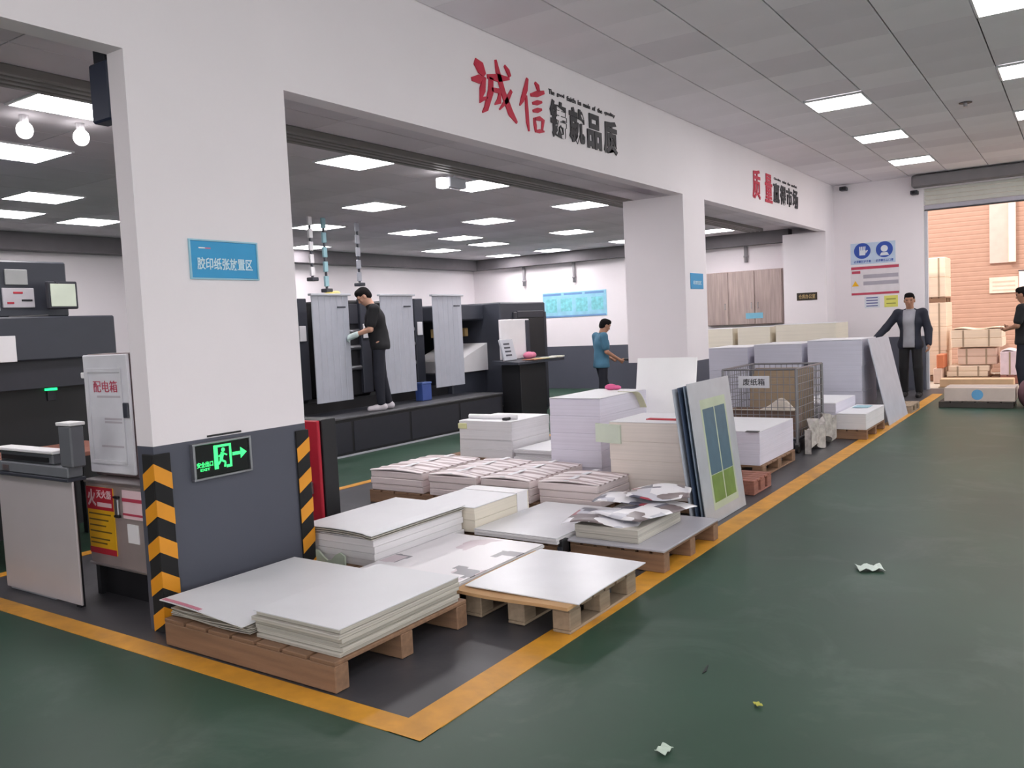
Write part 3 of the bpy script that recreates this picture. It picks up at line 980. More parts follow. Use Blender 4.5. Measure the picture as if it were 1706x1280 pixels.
MB().ell((0, 0, 0.05), (0.07, 0.13, 0.06)).ell((0.03, 0.08, 0.05), (0.05, 0.07, 0.05)).build('folds', mat('pink_cloth', (206, 120, 150), 0.8), t, True)

# ------------------------------------------------------------------ machine seen through the near opening
t = thing('cutting_machine', 'dark slate machine with upper control cabinet seen through the near opening', 'machine', (-6.8, 3.1, 0))
def LM(x0, x1, y0, y1, z0, z1, bev=0.0):
    return B(x0 + 6.8, x1 + 6.8, y0 - 3.1, y1 - 3.1, z0, z1, bev)
LM(-8.4, -6.8, 0.6, 4.04, 1.40, 1.745, 0.012).build('upper_cowl', M_slate, t)
LM(-8.4, -6.86, 0.6, 3.98, 1.18, 1.40).build('under_cowl', M_slate2, t)
LM(-8.4, -7.05, 0.6, 3.98, 0.0, 1.18).build('lower_body', M_black, t)
c = LM(-7.5, -6.95, 1.6, 3.74, 1.745, 2.19, 0.012).build('control_cabinet', M_slate, t)
vm = MB()
for k in range(9):
    LMz = 1.80 + 0.04 * k
    vm.box(-0.15, -0.14, 2.7 - 3.1, 3.20 - 3.1, LMz, LMz + 0.022)
vm.build('vent', M_lgrey, c)
LM(-6.95, -6.93, 3.25, 3.42, 2.00, 2.12, 0.004).build('switch_plate', mat('switch_plate', (170, 172, 172), 0.5), c)
e = LM(-6.95, -6.93, 3.22, 3.46, 1.82, 1.975, 0.004).build('status_plate', mat('status_plate', (200, 196, 202), 0.5), c)
LM(-6.93, -6.925, 3.30, 3.37, 1.93, 1.945).build('red_mark', M_red, e)
LM(-6.93, -6.925, 3.25, 3.30, 1.85, 1.865).build('red_mark', M_red, e)
LM(-6.93, -6.925, 3.36, 3.44, 1.87, 1.885).build('black_mark', M_ink, e)
m = MB().tube([(-0.10, 0.46, 1.96 - 0.03), (-0.02, 0.46, 1.98), (0.04, 0.46, 2.02)], 0.02)
m.build('screen_arm', M_slate2, t)
s2 = LM(-6.80, -6.76, 3.48, 3.72, 1.80, 2.02, 0.008).build('side_screen', M_slate2, t)
LM(-6.76, -6.755, 3.50, 3.70, 1.82, 2.00, 0.002).build('screen_glass', mat('screen_pale', (214, 224, 206), 0.3), s2)
MB().tube([(-0.10, 0.14, 1.745), (-0.02, 0.40, 1.75)], 0.01).build('lever', M_black, t)
LM(-6.80, -6.785, 3.05, 3.22, 1.40, 1.60, 0.003).build('white_card', M_white, t)
LM(-7.05, -7.035, 3.55, 3.62, 1.06, 1.22, 0.003).build('switch_box', M_slate2, t)
LM(-7.036, -7.030, 3.53, 3.63, 1.145, 1.165, 0.001).build('indicator', E_led, t)

t = thing('feed_table', 'low reddish brown board table in front of the dark machine', 'table', (-6.35, 3.1, 0))
B(-0.35, 0.35, -0.9, 0.55, 0.70, 0.735, 0.004).build('table_top', M_redwood, t)
for sx in (-0.30, 0.30):
    for sy in (-0.85, 0.50):
        B(sx - 0.03, sx + 0.03, sy - 0.03, sy + 0.03, 0.0, 0.70).build('leg', M_black, t)

# steel cabinet with grey control unit at the near end
t = thing('steel_cabinet', 'shiny stainless steel cabinet with grey paper jogger unit on top, beside the yellow line', 'cabinet', (-5.2, 2.48, 0))
sh = B(-0.40, 0.47, 0.0, 0.012, 0.02, 0.735, 0.003)
B(-0.395, 0.14, 0.02, 0.15, 0.0, 0.73, 0.003).build('body', M_lgrey, t)
sh.build('front_sheet', mat('polished_steel', (196, 188, 190), 0.35, 0.1, var=0.05, scale=2), t)
B(0.385, 0.435, 0.013, 0.04, 0.0, 0.735).build('black_leg', M_black, t)
g = B(-0.36, 0.47, -0.02, 0.07, 0.757, 0.82, 0.006).build('control_base', mat('mid_grey_casting', (112, 114, 120), 0.5), t)
B(-0.37, 0.48, -0.03, 0.08, 0.737, 0.756, 0.003).build('rim', M_slate, t)
B(-0.34, 0.28, 0.00, 0.07, 0.82, 0.885, 0.008).build('slot_housing', mat('mid_grey_casting2', (96, 98, 104), 0.5), g)
B(-0.30, 0.24, -0.012, 0.001, 0.835, 0.862).build('slot', M_black, g)
B(-0.36, 0.32, -0.02, 0.08, 0.886, 0.905, 0.004).build('slot_lid', M_white, g)
tw = B(0.40, 0.53, -0.02, 0.06, 0.82, 1.055, 0.008).build('tower', mat('mid_grey_casting3', (100, 102, 108), 0.5), t)
B(0.39, 0.54, -0.025, 0.065, 1.056, 1.075, 0.003).build('tower_cap', M_white, tw)
B(-0.28, -0.20, -0.0215, -0.019, 0.765, 0.80).build('badge', M_chrome, g)

# fire equipment box with notices
t = thing('extinguisher_box', 'steel box on black legs with red and yellow notices, behind the first pier', 'box', (-4.60, 2.68, 0))
B(-0.36, 0.36, 0.0, 0.42, 0.20, 0.685, 0.006).build('body', mat('stainless_box', (186, 172, 170), 0.38, 0.5), t)
B(-0.37, 0.37, -0.008, 0.43, 0.686, 0.705, 0.004).build('lid', M_steel, t)
B(-0.37, 0.37, -0.008, 0.02, 0.19, 0.205, 0.003).build('lower_rim', M_steel, t)
for sx in (-0.33, 0.33):
    for sy in (0.04, 0.38):
        B(sx - 0.02, sx + 0.02, sy - 0.02, sy + 0.02, 0.0, 0.20).build('leg', M_black, t)
B(-0.31, 0.31, 0.06, 0.36, 0.0, 0.19).build('base_recess', M_black, t)  # black block standing in for the shade between the legs
no = B(-0.345, -0.065, -0.006, -0.0005, 0.265, 0.665, 0.001).build('notice', M_signyel, t)
B(-0.345, -0.065, -0.0085, -0.0062, 0.53, 0.665).build('notice_header', M_red, no)
B(-0.345, -0.065, -0.0085, -0.0062, 0.265, 0.30).build('notice_footer', M_red, no)
M_pinkw = mat('notice_pink_white', (236, 206, 212), 0.5)
text('lettering', '火', 0.1, M_pinkw, no, (-0.285, -0.0095, 0.60), ROT_Y, 0.002, 0.001, 0.085, 0.10)
text('lettering', '灭火器', 0.1, M_pinkw, no, (-0.155, -0.0095, 0.625), ROT_Y, 0.001, 0.001, 0.155, 0.050)
B(-0.23, -0.08, -0.0095, -0.0085, 0.55, 0.575).build('print_line', M_pinkw, no)
for k, z in enumerate((0.50, 0.465, 0.43, 0.395, 0.35, 0.325)):
    B(-0.33, -0.10 - 0.03 * (k % 3), -0.0082, -0.0062, z, z + 0.008).build('print_line', mat('notice_ink', (110, 84, 20), 0.5), no)
n2 = B(0.03, 0.27, -0.006, -0.0005, 0.50, 0.665, 0.001).build('notice', M_pinkw, t)
for z, h in ((0.60, 0.02), (0.52, 0.012)):
    B(0.03, 0.27, -0.0085, -0.0062, z, z + h).build('red_line', M_crim, n2)
B(0.06, 0.17, -0.006, -0.0005, 0.36, 0.47, 0.001).build('card', M_white, t)
B(-0.045, -0.005, -0.016, -0.0005, 0.515, 0.61, 0.004).build('latch', M_chrome, t)
B(-0.05, 0.0, -0.018, -0.0005, 0.612, 0.625, 0.002).build('latch_end', M_black, t)
B(-0.05, 0.0, -0.018, -0.0005, 0.50, 0.514, 0.002).build('latch_end', M_black, t)

# white electric cabinet standing on the box
t = thing('electric_cabinet', 'tall narrow white steel cabinet with red lettering beside the first pier', 'cabinet', (-4.80, 2.80, 0.706), 0.03)
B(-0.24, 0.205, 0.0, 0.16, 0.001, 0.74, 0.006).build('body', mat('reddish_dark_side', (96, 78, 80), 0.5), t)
dd = B(-0.25, 0.20, -0.022, -0.001, 0.02, 0.735, 0.006).build('door', mat('cabinet_white', (216, 216, 222), 0.4), t)
fm = MB()
fm.box(-0.20, 0.13, -0.030, -0.022, 0.63, 0.655).box(-0.20, 0.13, -0.030, -0.022, 0.08, 0.10)
fm.box(-0.21, -0.195, -0.030, -0.022, 0.08, 0.655).box(0.125, 0.14, -0.030, -0.022, 0.08, 0.655)
fm.build('raised_rim', mat('cabinet_white', (216, 216, 222), 0.4), dd)
text('lettering', '配电箱', 0.1, M_crim, dd, (-0.03, -0.0235, 0.545), ROT_Y, 0.0, 0.001, 0.24, 0.07)
B(-0.12, 0.12, -0.0235, -0.0221, 0.478, 0.49).build('print_line', mat('faint_print_grey', (186, 180, 188), 0.5), dd)
for z in (0.345, 0.325, 0.18):
    B(-0.06 if z > .2 else -0.11, 0.14, -0.0235, -0.0221, z, z + 0.012).build('print_line', mat('faint_print_grey', (186, 180, 188), 0.5), dd)
B(0.142, 0.192, -0.034, -0.022, 0.36, 0.45, 0.004).build('lock', M_slate, dd)
B(-0.285, -0.25, -0.02, 0.0, 0.595, 0.63, 0.004).build('hinge_tab', M_white, t)

# red hose box behind the pier
t = thing('hose_box', 'narrow red and black fire hose box behind the far edge of the first pier', 'fire box', (-4.5, 3.92, 0))
B(-0.22, 0.23, 0.03, 0.16, 0.0, 0.925, 0.006).build('body', M_black, t)
B(-0.22, 0.215, 0.0, 0.029, 0.02, 0.92, 0.006).build('door', M_red, t)
B(0.12, 0.15, -0.02, -0.001, 0.42, 0.50, 0.004).build('handle', M_chrome, t)

# ------------------------------------------------------------------ pallets
def pallet(label, x0, x1, y0, y1, h=0.13, style='stringer', m=None, n=7, group='wooden pallets in the grey bay', name='pallet'):
    m = m or M_brown
    cx, cy = (x0 + x1) / 2, (y0 + y1) / 2
    a, b = (x1 - x0) / 2, (y1 - y0) / 2
    t = thing(name, label, 'pallet', (cx, cy, 0), 0, group)
    db = 0.018
    gap = 0.02
    w = (2 * a - gap * (n - 1)) / n
    if style == 'stringer':          # beams across, boards running away
        bm_ = B(-w / 2, w / 2, -b, b, 0, db, 0.003).mesh('deck_board', m)
        for k in range(n):
            inst('deck_board', bm_, t, (-a + w / 2 + k * (w + gap), 0, h - db))
        sm = B(-a, a, -0.04, 0.04, 0.003, h - db - 0.0005, 0.004).mesh('stringer', m)
        for y in (-b + 0.04, 0, b - 0.04):
            inst('stringer', sm, t, (0, y, 0))
    else:                            # nine blocks, runners below
        w2 = (2 * b - gap * (n - 1)) / n
        bm_ = B(-a, a, -w2 / 2, w2 / 2, 0, db, 0.003).mesh('deck_board', m)
        for k in range(n):
            inst('deck_board', bm_, t, (0, -b + w2 / 2 + k * (w2 + gap), h - db))
        rm_ = B(-0.05, 0.05, -b, b, 0.003, 0.018, 0.003).mesh('runner', m)
        km = B(-0.05, 0.05, -0.055, 0.055, 0.0185, h - db - 0.0005, 0.004).mesh('block', m)
        for x in (-a + 0.05, 0, a - 0.05):
            inst('runner', rm_, t, (x, 0, 0))
            for y in (-b + 0.055, 0, b - 0.055):
                inst('block', km, t, (x, y, 0))
    return t

def stack(label, x0, x1, y0, y1, z0, z1, m, n=3, jit=0.006, top=None, group='paper stacks in the grey bay', name='paper_stack', rz=0.0, bow=0.0):
    """reams piled up, each slightly off the one below, with a cover sheet"""
    cx, cy = (x0 + x1) / 2, (y0 + y1) / 2
    a, b = (x1 - x0) / 2, (y1 - y0) / 2
    t = thing(name, label, 'paper stack', (cx, cy, z0), rz, group)
    h = (z1 - z0 - 0.006) / n
    rnd = random.Random(label)
    for k in range(n):
        j = [rnd.uniform(-jit, jit) for _ in range(4)]
        B(-a + j[0], a + j[1], -b + j[2], b + j[3], 0.001 + h * k, h * (k + 1), 0.002).build('ream', m, t)
    s = MB().sheet(-a, a, -b, b, lambda u, v: z1 - z0 - bow * ((2 * u - 1) ** 4) + 0.0005, 10, 6, 0.004)
    s.build('cover_sheet', top or M_sheet, t)
    return t

rnd = random.Random(3)
# A: nearest pallet with two piles
pallet('long brown pallet nearest the corner of the yellow line', -3.77, -2.58, 2.375, 3.28, 0.137)
stack('white paper pile with ragged edges on the nearest pallet', -3.14, -2.59, 2.42, 3.24, 0.137, 0.262, P_edge, 6, 0.012)
t = thing('loose_sheets', 'loose curling white sheets on the near left half of the nearest pallet', 'paper sheets', (-3.45, 2.80, 0.137), 0, 'paper stacks in the grey bay')
for k in range(5):
    z = 0.012 + 0.009 * k
    q = rnd.uniform(-0.02, 0.02)
    q2 = rnd.uniform(-0.02, 0.015)
    MB().sheet(-0.30 + q, 0.29 + q2, -0.40 + abs(q), 0.40, lambda u, v, z=z, k=k: z + 0.004 * math.sin(7 * u + k) * (1 - v), 12, 8, 0.005).build('bottom_sheet', P_edge, t)
MB().sheet(-0.325, 0.30, -0.44, 0.42, lambda u, v: 0.062 + 0.036 * (1 - v) * (0.4 + 0.6 * math.cos(2.2 * u)) + 0.030 * v, 20, 14, 0.005).build('top_sheet', M_sheet, t)
MB().sheet(-0.31, -0.02, -0.437, -0.415, lambda u, v: 0.0655 + 0.036 * (1 - 0.02 * v) * (0.4 + 0.6 * math.cos(2.2 * u * 0.46)), 8, 2, 0.002).build('pink_strip', mat('pink_strip', (206, 130, 150), 0.5), t)

# B: white sheet over brown card on a grey block pallet
pallet('open grey block pallet under a single white sheet by the yellow line', -2.68, -2.05, 3.40, 4.12, 0.130, 'block', M_brown2, 6)
t = thing('covered_board', 'brown card board with white sheet on the grey block pallet', 'board', (-2.36, 3.74, 0.130), 0, 'boards in the grey bay')
MB().sheet(-0.345, 0.335, -0.40, 0.38, lambda u, v: 0.032 - 0.010 * (1 - v) ** 4 * (1 + .5 * math.sin(5 * u)), 12, 10, 0.016).build('card', M_board, t)
MB().sheet(-0.315, 0.365, -0.345, 0.395, lambda u, v: 0.042 + 0.004 * math.sin(3 * u) * v - 0.008 * (1 - v) ** 6, 12, 10, 0.005).build('white_sheet', M_gloss, t)

# F: printed glossy sheets
pallet('low brown pallet under the glossy printed sheets beside the nearest pallet', -3.40, -2.74, 3.36, 4.22, 0.110)
t = stack('glossy printed sheets in a low pile between the nearest pallet and the covered board', -3.42, -2.73, 3.34, 4.25, 0.110, 0.165, P_white, 3, 0.008, PR_faint)
# D: grey white pile at the pier
pallet('brown pallet at the foot of the first pier under the folded grey white pile', -4.06, -3.44, 3.52, 4.42, 0.110)
t = stack('grey white paper pile with folded cover sheets beside the first pier', -4.02, -3.46, 3.55, 4.40, 0.110, 0.285, P_white, 4, 0.008)
cv = thing('cover_sheets', 'folded cover sheets over the grey white pile beside the first pier', 'paper sheets', (-3.74, 3.97, 0.286), 0, 'paper stacks in the grey bay')
for k in range(3):
    MB().sheet(-0.32, 0.30, -0.46, 0.44, lambda u, v, k=k: 0.012 + 0.012 * k + 0.012 * math.sin(3.2 * u) * (1 - v) - (0.012 if u > 0.93 else 0) * 0.5, 16, 8, 0.004).build('sheet', M_sheet if k == 2 else P_edge, cv)
t = thing('plastic_wrap', 'torn greenish wrap hanging below the grey white pile at the pier', 'wrap', (-3.76, 3.50, 0.06))
MB().sheet(-0.20, 0.10, 0.0, 0.012, lambda u, v: (0, 0, 0.10 + 0.03 * math.sin(9 * u)), 8, 1, 0.09).build('film', mat('pale_green_film', (196, 208, 190), 0.3), t)
# E: cream block with paper band
pallet('brown pallet under the banded cream paper block', -3.86, -3.41, 4.46, 5.10, 0.130, n=5)
t = stack('cream paper block with paper band between the pier and the flat glossy plates', -3.85, -3.37, 4.42, 5.08, 0.131, 0.300, P_cream, 2, 0.003)
bd = MB()
bd.box(-0.243, 0.246, 0.17, 0.30, 0.170, 0.1735).box(0.243, 0.247, 0.17, 0.30, 0.012, 0.1735)
bd.build('paper_band', M_white, t)
# C: left glossy plates and right magazines
pallet('brown pallet under the flat glossy white sheets', -3.35, -2.735, 4.42, 5.30, 0.125)
stack('flat glossy white sheets in a low pile behind the covered board', -3.36, -2.72, 4.39, 5.30, 0.126, 0.168, P_white, 2, 0.004, M_gloss)
pallet('brown pallet under the crumpled colour prints by the yellow line', -2.69, -2.05, 4.50, 5.38, 0.130)
t = thing('base_board', 'dark grey sheet covering the pallet under the colour prints', 'board', (-2.37, 4.94, 0.131), 0, 'boards in the grey bay')
B(-0.34, 0.33, -0.46, 0.43, 0.0, 0.012, 0.002).build('sheet', mat('silver_grey_sheet', (176, 174, 182), 0.35), t)
t = thing('strap', 'black plastic strap in the gap between the glossy sheets and the colour prints', 'strap', (-2.712, 4.46, 0.02))
B(-0.018, 0.018, -0.04, 0.04, 0.0, 0.13, 0.006).build('band', M_black, t)
B(-0.018, 0.018, -0.05, -0.041, 0.05, 0.09, 0.003).build('buckle', M_slate, t)
t = thing('print_bundle', 'thick bundle of trimmed prints under the crumpled colour sheets', 'paper stack', (-2.44, 4.90, 0.1435), 0, 'paper stacks in the grey bay')
B(-0.24, 0.20, -0.34, 0.30, 0.0, 0.035, 0.003).build('dark_lower_part', P_edge, t)
B(-0.24, 0.20, -0.35, 0.30, 0.0355, 0.085, 0.003).build('ream', P_edge, t)
mg = [(-0.38, 0.10, -0.34, 0.16, 0.2), (-0.16, 0.26, -0.24, 0.34, -0.25), (-0.30, 0.12, 0.02, 0.42, 0.1), (-0.05, 0.36, 0.06, 0.48, 0.35)]
for k, (a0, a1, b0, b1, rz) in enumerate(mg):
    lab = ('curled colour print at the near end of the print bundle', 'colour print with red patch on top of the print bundle', 'crumpled grey print towards the tall beige stack', 'colour print sagging over the yellow line side of the bundle')[k]
    q = thing('printed_sheet', lab, 'printed sheet', (-2.44, 4.90, 0.238 + 0.030 * k), rz, 'crumpled colour prints')
    MB().sheet(a0, a1, b0, b1, lambda u, v, k=k: 0.012 + 0.018 * math.sin(5 * u + 1.7 * k) * math.cos(3.5 * v + k) - 0.04 * max(0, abs(u - .5) - .36) - 0.06 * max(0, abs(v - .5) - .38), 18, 14, 0.003).build('sheet', PR_mag, q, True)

# G: four printed bundles in a row on long pallets
pallet('brown pallet under the first two printed bundles near the press', -5.24, -4.06, 5.36, 6.22, 0.115, n=8)
pallet('brown pallet under the last two printed bundles', -4.02, -3.0, 5.42, 5.94, 0.115, n=8)
for k, (x0, x1, y0, y1) in enumerate(((-5.22, -4.63, 5.36, 6.20), (-4.55, -4.06, 5.36, 6.22), (-4.03, -3.56, 5.38, 6.22), (-3.50, -2.97, 5.42, 5.92))):
    lab = ('first printed bundle from the press in the row of wavy bundles', 'second printed bundle from the press in the row of wavy bundles', 'third printed bundle from the press in the row of wavy bundles', 'printed bundle at the aisle end of the wavy row, before the tall beige stack')[k]
    t = thing('printed_bundle', lab, 'paper bundle', ((x0 + x1) / 2, (y0 + y1) / 2, 0.116), 0, 'row of wavy printed bundles')
    a, b = (x1 - x0) / 2, (y1 - y0) / 2
    for q in range(3):
        j = rnd.uniform(-.006, .006)
        B(-a + j, a + j, -b + j, b, 0.0005 + 0.057 * q, 0.057 * (q + 1), 0.006).build('ream', P_print, t)
    MB().sheet(-a, a, -b, b, lambda u, v: 0.178 + 0.016 * math.sin(PI * u) * (1 + .6 * math.sin(18 * v)) + 0.004 * math.sin(41 * v), 10, 40, 0.008).build('wavy_top', M_rows, t)
    B(-a * .15, a * .02, -b - 0.004, b, 0.196, 0.199).build('tape', M_sheet, t)

# H: white stack with rolled sheet near the press, low stack beside it
pallet('brown pallet under the white stack nearest the press', -5.95, -4.30, 7.26, 8.15, 0.085, n=10)
t = stack('white paper stack with a rolled sheet on top nearest the press', -5.72, -5.02, 7.30, 8.05, 0.086, 0.485, P_white, 4, 0.005)
MB().cyl((-0.33, -0.20, 0.425), (0.28, -0.16, 0.425), 0.028, n=14).build('rolled_sheet', M_white, t, True)
B(-0.36, -0.24, -0.386, -0.372, 0.31, 0.37, 0.004).build('yellow_tag', mat('tag_yellow_green', (222, 222, 170), 0.6), t)
B(0.18, 0.24, -0.30, -0.22, 0.402, 0.43, 0.004).build('black_clip', M_black, t)
stack('low white paper pile beside the white stack nearest the press', -4.98, -4.38, 7.28, 8.0, 0.086, 0.20, P_white, 3, 0.02)
t = thing('carton', 'small orange brown carton behind the low white pile', 'carton', (-5.2, 9.05, 0.0))
B(-0.20, 0.14, -0.15, 0.15, 0.001, 0.42, 0.004).build('body', mat('orange_card', (196, 150, 96), 0.8), t)
B(-0.20, 0.14, -0.15, -0.01, 0.421, 0.427).build('flap', mat('orange_card', (196, 150, 96), 0.8), t)
B(-0.20, 0.14, 0.01, 0.15, 0.421, 0.427).build('flap', mat('orange_card', (196, 150, 96), 0.8), t)
# I: tall lilac white stack
pallet('brown pallet under the tall cool white stack', -3.92, -3.40, 6.30, 7.22, 0.10, n=5)
t = stack('tall cool white paper stack behind the wavy printed bundles', -3.91, -3.41, 6.29, 7.20, 0.101, 0.85, P_lilac, 5, 0.006)
MB().sheet(0.0, 0.16, 0, 0.20, lambda u, v: (0.03 * u, 0, -0.16 * v * v + 0.002), 6, 8, 0.004).build('hanging_slip', mat('slip_pale_yellow', (222, 222, 190), 0.6), t, loc=(0.13, 0.12, 0.754))
t = thing('cloth', 'small pink cloth on the far edge of the tall cool white stack', 'cloth', (-3.72, 7.10, 0.852))
MB().ell((0, 0, 0.025), (0.06, 0.05, 0.03)).ell((0.05, 0.01, 0.02), (0.05, 0.04, 0.022)).build('folds', mat('bright_pink_cloth', (220, 100, 150), 0.8), t, True)
# J: tall beige stack
pallet('brown pallet under the tall beige stack', -3.14, -2.46, 5.98, 6.60, 0.10, n=6)
t = stack('tall beige paper stack with white cover by the leaning plates', -3.15, -2.46, 5.96, 6.60, 0.101, 0.70, P_beige, 4, 0.003)
B(-0.10, 0.18, -0.16, -0.08, 0.601, 0.607).build('red_slip', M_red, t)
MB().sheet(-0.10, 0.10, 0, 0.02, lambda u, v: (0.02 * u, 0, -0.01 * u), 6, 1, 0.15).build('hanging_slip', mat('slip_pale_green', (208, 216, 200), 0.6), t, loc=(-0.36, -0.345, 0.585))
# K: white board standing behind
t = thing('white_board', 'bright blank white board standing upright behind the tall beige stack', 'board', (-3.31, 7.24, 0.0), 0, 'boards in the grey bay')
o = B(-0.30, 0.31, 0.0, 0.012, 0.002, 1.15, 0.002).build('panel', M_whitegloss, t)
o.rotation_euler = (-0.20, 0, 0)
MB().prism([(0.06, 0.0), (0.24, 0.0), (0.235, 0.98), (0.225, 0.98)], 'x', -0.24, 0.24).build('prop_stand', M_slate2, t)
# L: leaning printing plates
t = thing('printing_plate', 'grey printing plate with blue and green image leaning on the tall beige stack', 'printing plate', (-2.22, 6.02, 0.0), 0, 'leaning printing plates')
lean = math.atan2(0.12, 1.03)
o = B(-0.008, 0.0, -0.40, 0.43, 0.003, 1.035, 0.001).build('plate', mat('plate_grey', (186, 190, 198), 0.35, 0.25), t)
o.rotation_euler = (0, -lean, 0)
im = MB()
im.m = 0
im.box(0.0003, 0.0012, -0.19, 0.03, 0.345, 0.83).box(0.0003, 0.0012, 0.05, 0.26, 0.345, 0.83)
im.m = 1
im.box(0.0003, 0.0012, -0.19, 0.03, 0.14, 0.34).box(0.0003, 0.0012, 0.05, 0.26, 0.14, 0.34)
im.m = 2
im.box(0.0003, 0.0008, -0.22, 0.29, 0.09, 0.90)
im.build('plate_image', [mat('plate_blue', (74, 104, 122), 0.4, var=0.12, scale=9), mat('plate_green', (112, 138, 66), 0.4, var=0.15, scale=9), mat('plate_pale_green', (182, 192, 168), 0.4)], o)
for k in range(3):
    q = thing('printing_plate', ('blue grey plate right behind the image plate', 'dark blue plate in the middle of the leaning plates', 'pale plate against the tall beige stack')[k], 'printing plate', (-2.245 - 0.034 * k, 6.02 - 0.02 * k, 0.0), 0, 'leaning printing plates')
    o = B(-0.010, 0.0, -0.40, 0.43, 0.003, 1.02 - 0.01 * k, 0.001).build('plate', (mat('plate_blue_grey', (128, 142, 160), 0.4, 0.2), mat('plate_dark_blue', (62, 76, 100), 0.45), mat('plate_pale', (176, 182, 194), 0.4))[k], q)
    o.rotation_euler = (0, -lean, 0)
# N, O
pallet('brown pallet under the white stack behind the reddish pallet', -3.20, -2.44, 7.56, 8.60, 0.115, 'block', M_brown)
t = stack('white wrapped paper stack behind the leaning plates and reddish pallet', -3.20, -2.46, 7.56, 8.62, 0.116, 0.43, P_lilac, 3, 0.004)
MB().sheet(-0.02, 0.10, -0.02, 0.04, lambda u, v: (0, 0, 0.004 * v), 3, 2, 0.003).build('black_corner', M_black, t, loc=(0.27, -0.56, 0.317))
pallet('empty reddish pallet between the leaning plates and the white wrapped stack', -3.0, -2.27, 6.80, 7.26, 0.125, 'block', M_redwood, 5)
t = thing('crumpled_paper', 'crumpled white paper lying on the reddish pallet', 'paper', (-2.62, 7.0, 0.126), 0.3)
MB().sheet(-0.16, 0.16, -0.14, 0.14, lambda u, v: 0.05 + 0.11 * math.exp(-8 * ((u - .4) ** 2 + (v - .6) ** 2)) + 0.03 * math.sin(7 * u + 5 * v), 12, 12, 0.004).build('sheet', M_sheet, t)

# M: wire cage trolley with cardboard
t = thing('cage_trolley', 'wire mesh cage trolley holding brown cardboard in the last bay', 'trolley', (-2.92, 9.55, 0))
cx0, cx1, cy0, cy1, cz0, cz1 = -0.42, 0.38, -0.50, 0.55, 0.16, 0.90
M_wire = mat('galvanised_wire', (136, 134, 138), 0.45, 0.6)
for x in (cx0, cx1):
    for y in (cy0, cy1):
        MB().cyl((x, y, 0.10), (x, y, cz1), 0.016, n=8).build('post', M_wire, t)
        MB().cyl((x - 0.015, y, 0.05), (x + 0.015, y, 0.05), 0.048, n=14).build('wheel', M_black, t)
        B(x - .02, x + .02, y - .02, y + .02, 0.075, 0.115).build('fork', M_wire, t)
for nm, fx in (('near_mesh', cy0), ('far_mesh', cy1)):
    m = MB()
    for k in range(13):
        x = cx0 + (cx1 - cx0) * k / 12
        m.cyl((x, fx, cz0), (x, fx, cz1), 0.004, n=5)
    for k in range(10):
        z = cz0 + (cz1 - cz0) * k / 9
        m.cyl((cx0, fx, z), (cx1, fx, z), 0.004 if k not in (0, 9) else 0.012, n=5)
    o = m.build(nm, M_wire, t)
for nm, fx in (('side_mesh', cx0), ('side_mesh', cx1)):
    m = MB()
    for k in range(15):
        y = cy0 + (cy1 - cy0) * k / 14
        m.cyl((fx, y, cz0), (fx, y, cz1), 0.004, n=5)
    for k in range(10):
        z = cz0 + (cz1 - cz0) * k / 9
        m.cyl((fx, cy0, z), (fx, cy1, z), 0.004 if k not in (0, 9) else 0.012, n=5)
    m.build(nm, M_wire, t)
B(cx0, cx1, cy0, cy1, cz0 - 0.03, cz0 - 0.005).build('floor_panel', M_slate, t)
pl = B(-0.24, 0.10, cy0 - 0.016, cy0 - 0.006, 0.70, 0.83, 0.002).build('sign_plate', mat('cage_sign', (206, 206, 212), 0.5), t)
text('lettering', '废纸箱', 0.08, M_ink, pl, (-0.07, cy0 - 0.017, 0.765), ROT_Y, 0.001, 0.001, 0.24, 0.075)
for k in range(5):
    lab = ('flattened brown carton standing at the back of the cage trolley', 'second flattened carton in the cage trolley', 'flattened carton leaning in the middle of the cage trolley', 'short flattened carton in the cage trolley', 'flattened carton at the near mesh of the cage trolley')[k]
    q = thing('flat_carton', lab, 'carton', (-2.94, 9.98 - 0.12 * k, 0.158), 0, 'cartons in the cage trolley')
    h = (0.70, 0.68, 0.64, 0.60, 0.58)[k]
    for w_ in (0, 1):
        o = B(-0.35 + 0.02 * k, 0.33 - 0.02 * w_, 0.010 * w_, 0.008 + 0.010 * w_, 0.002, h - 0.03 * w_, 0.002).build('cardboard_leaf', M_kraft, q)
        o.rotation_euler = (-0.06 - 0.02 * k, 0, 0)
t = thing('open_carton', 'low brown carton behind the near mesh of the cage trolley', 'carton', (-2.93, 9.22, 0.158), 0, 'cartons in the cage trolley')
m = MB()
m.box(-0.37, 0.36, -0.13, -0.12, 0.001, 0.30).box(-0.37, 0.36, 0.12, 0.13, 0.001, 0.30).box(-0.37, -0.36, -0.12, 0.12, 0.001, 0.30).box(0.35, 0.36, -0.12, 0.12, 0.001, 0.30).box(-0.36, 0.35, -0.12, 0.12, 0.001, 0.01)
m.build('body', mat('dull_cardboard', (132, 110, 98), 0.85, var=0.1), t)
B(-0.37, 0.36, -0.175, -0.13, 0.296, 0.302).build('flap', mat('pale_cardboard', (180, 170, 158), 0.8), t)
t = thing('waste_paper', 'cream waste paper heap in the low brown carton of the cage trolley', 'paper', (-2.90, 9.22, 0.170))
MB().sheet(-0.30, 0.30, -0.11, 0.11, lambda u, v: 0.24 + 0.16 * math.exp(-14 * ((u - .72) ** 2 + (v - .5) ** 2)) + 0.015 * math.sin(13 * u + 7 * v), 16, 10, 0.23).build('heap', mat('cream_waste', (206, 196, 186), 0.7, var=0.2, scale=10), t)
t = thing('plastic_film', 'crumpled clear wrapping film hanging at the aisle side of the cage trolley', 'wrap', (-2.42, 9.50, 0.0))
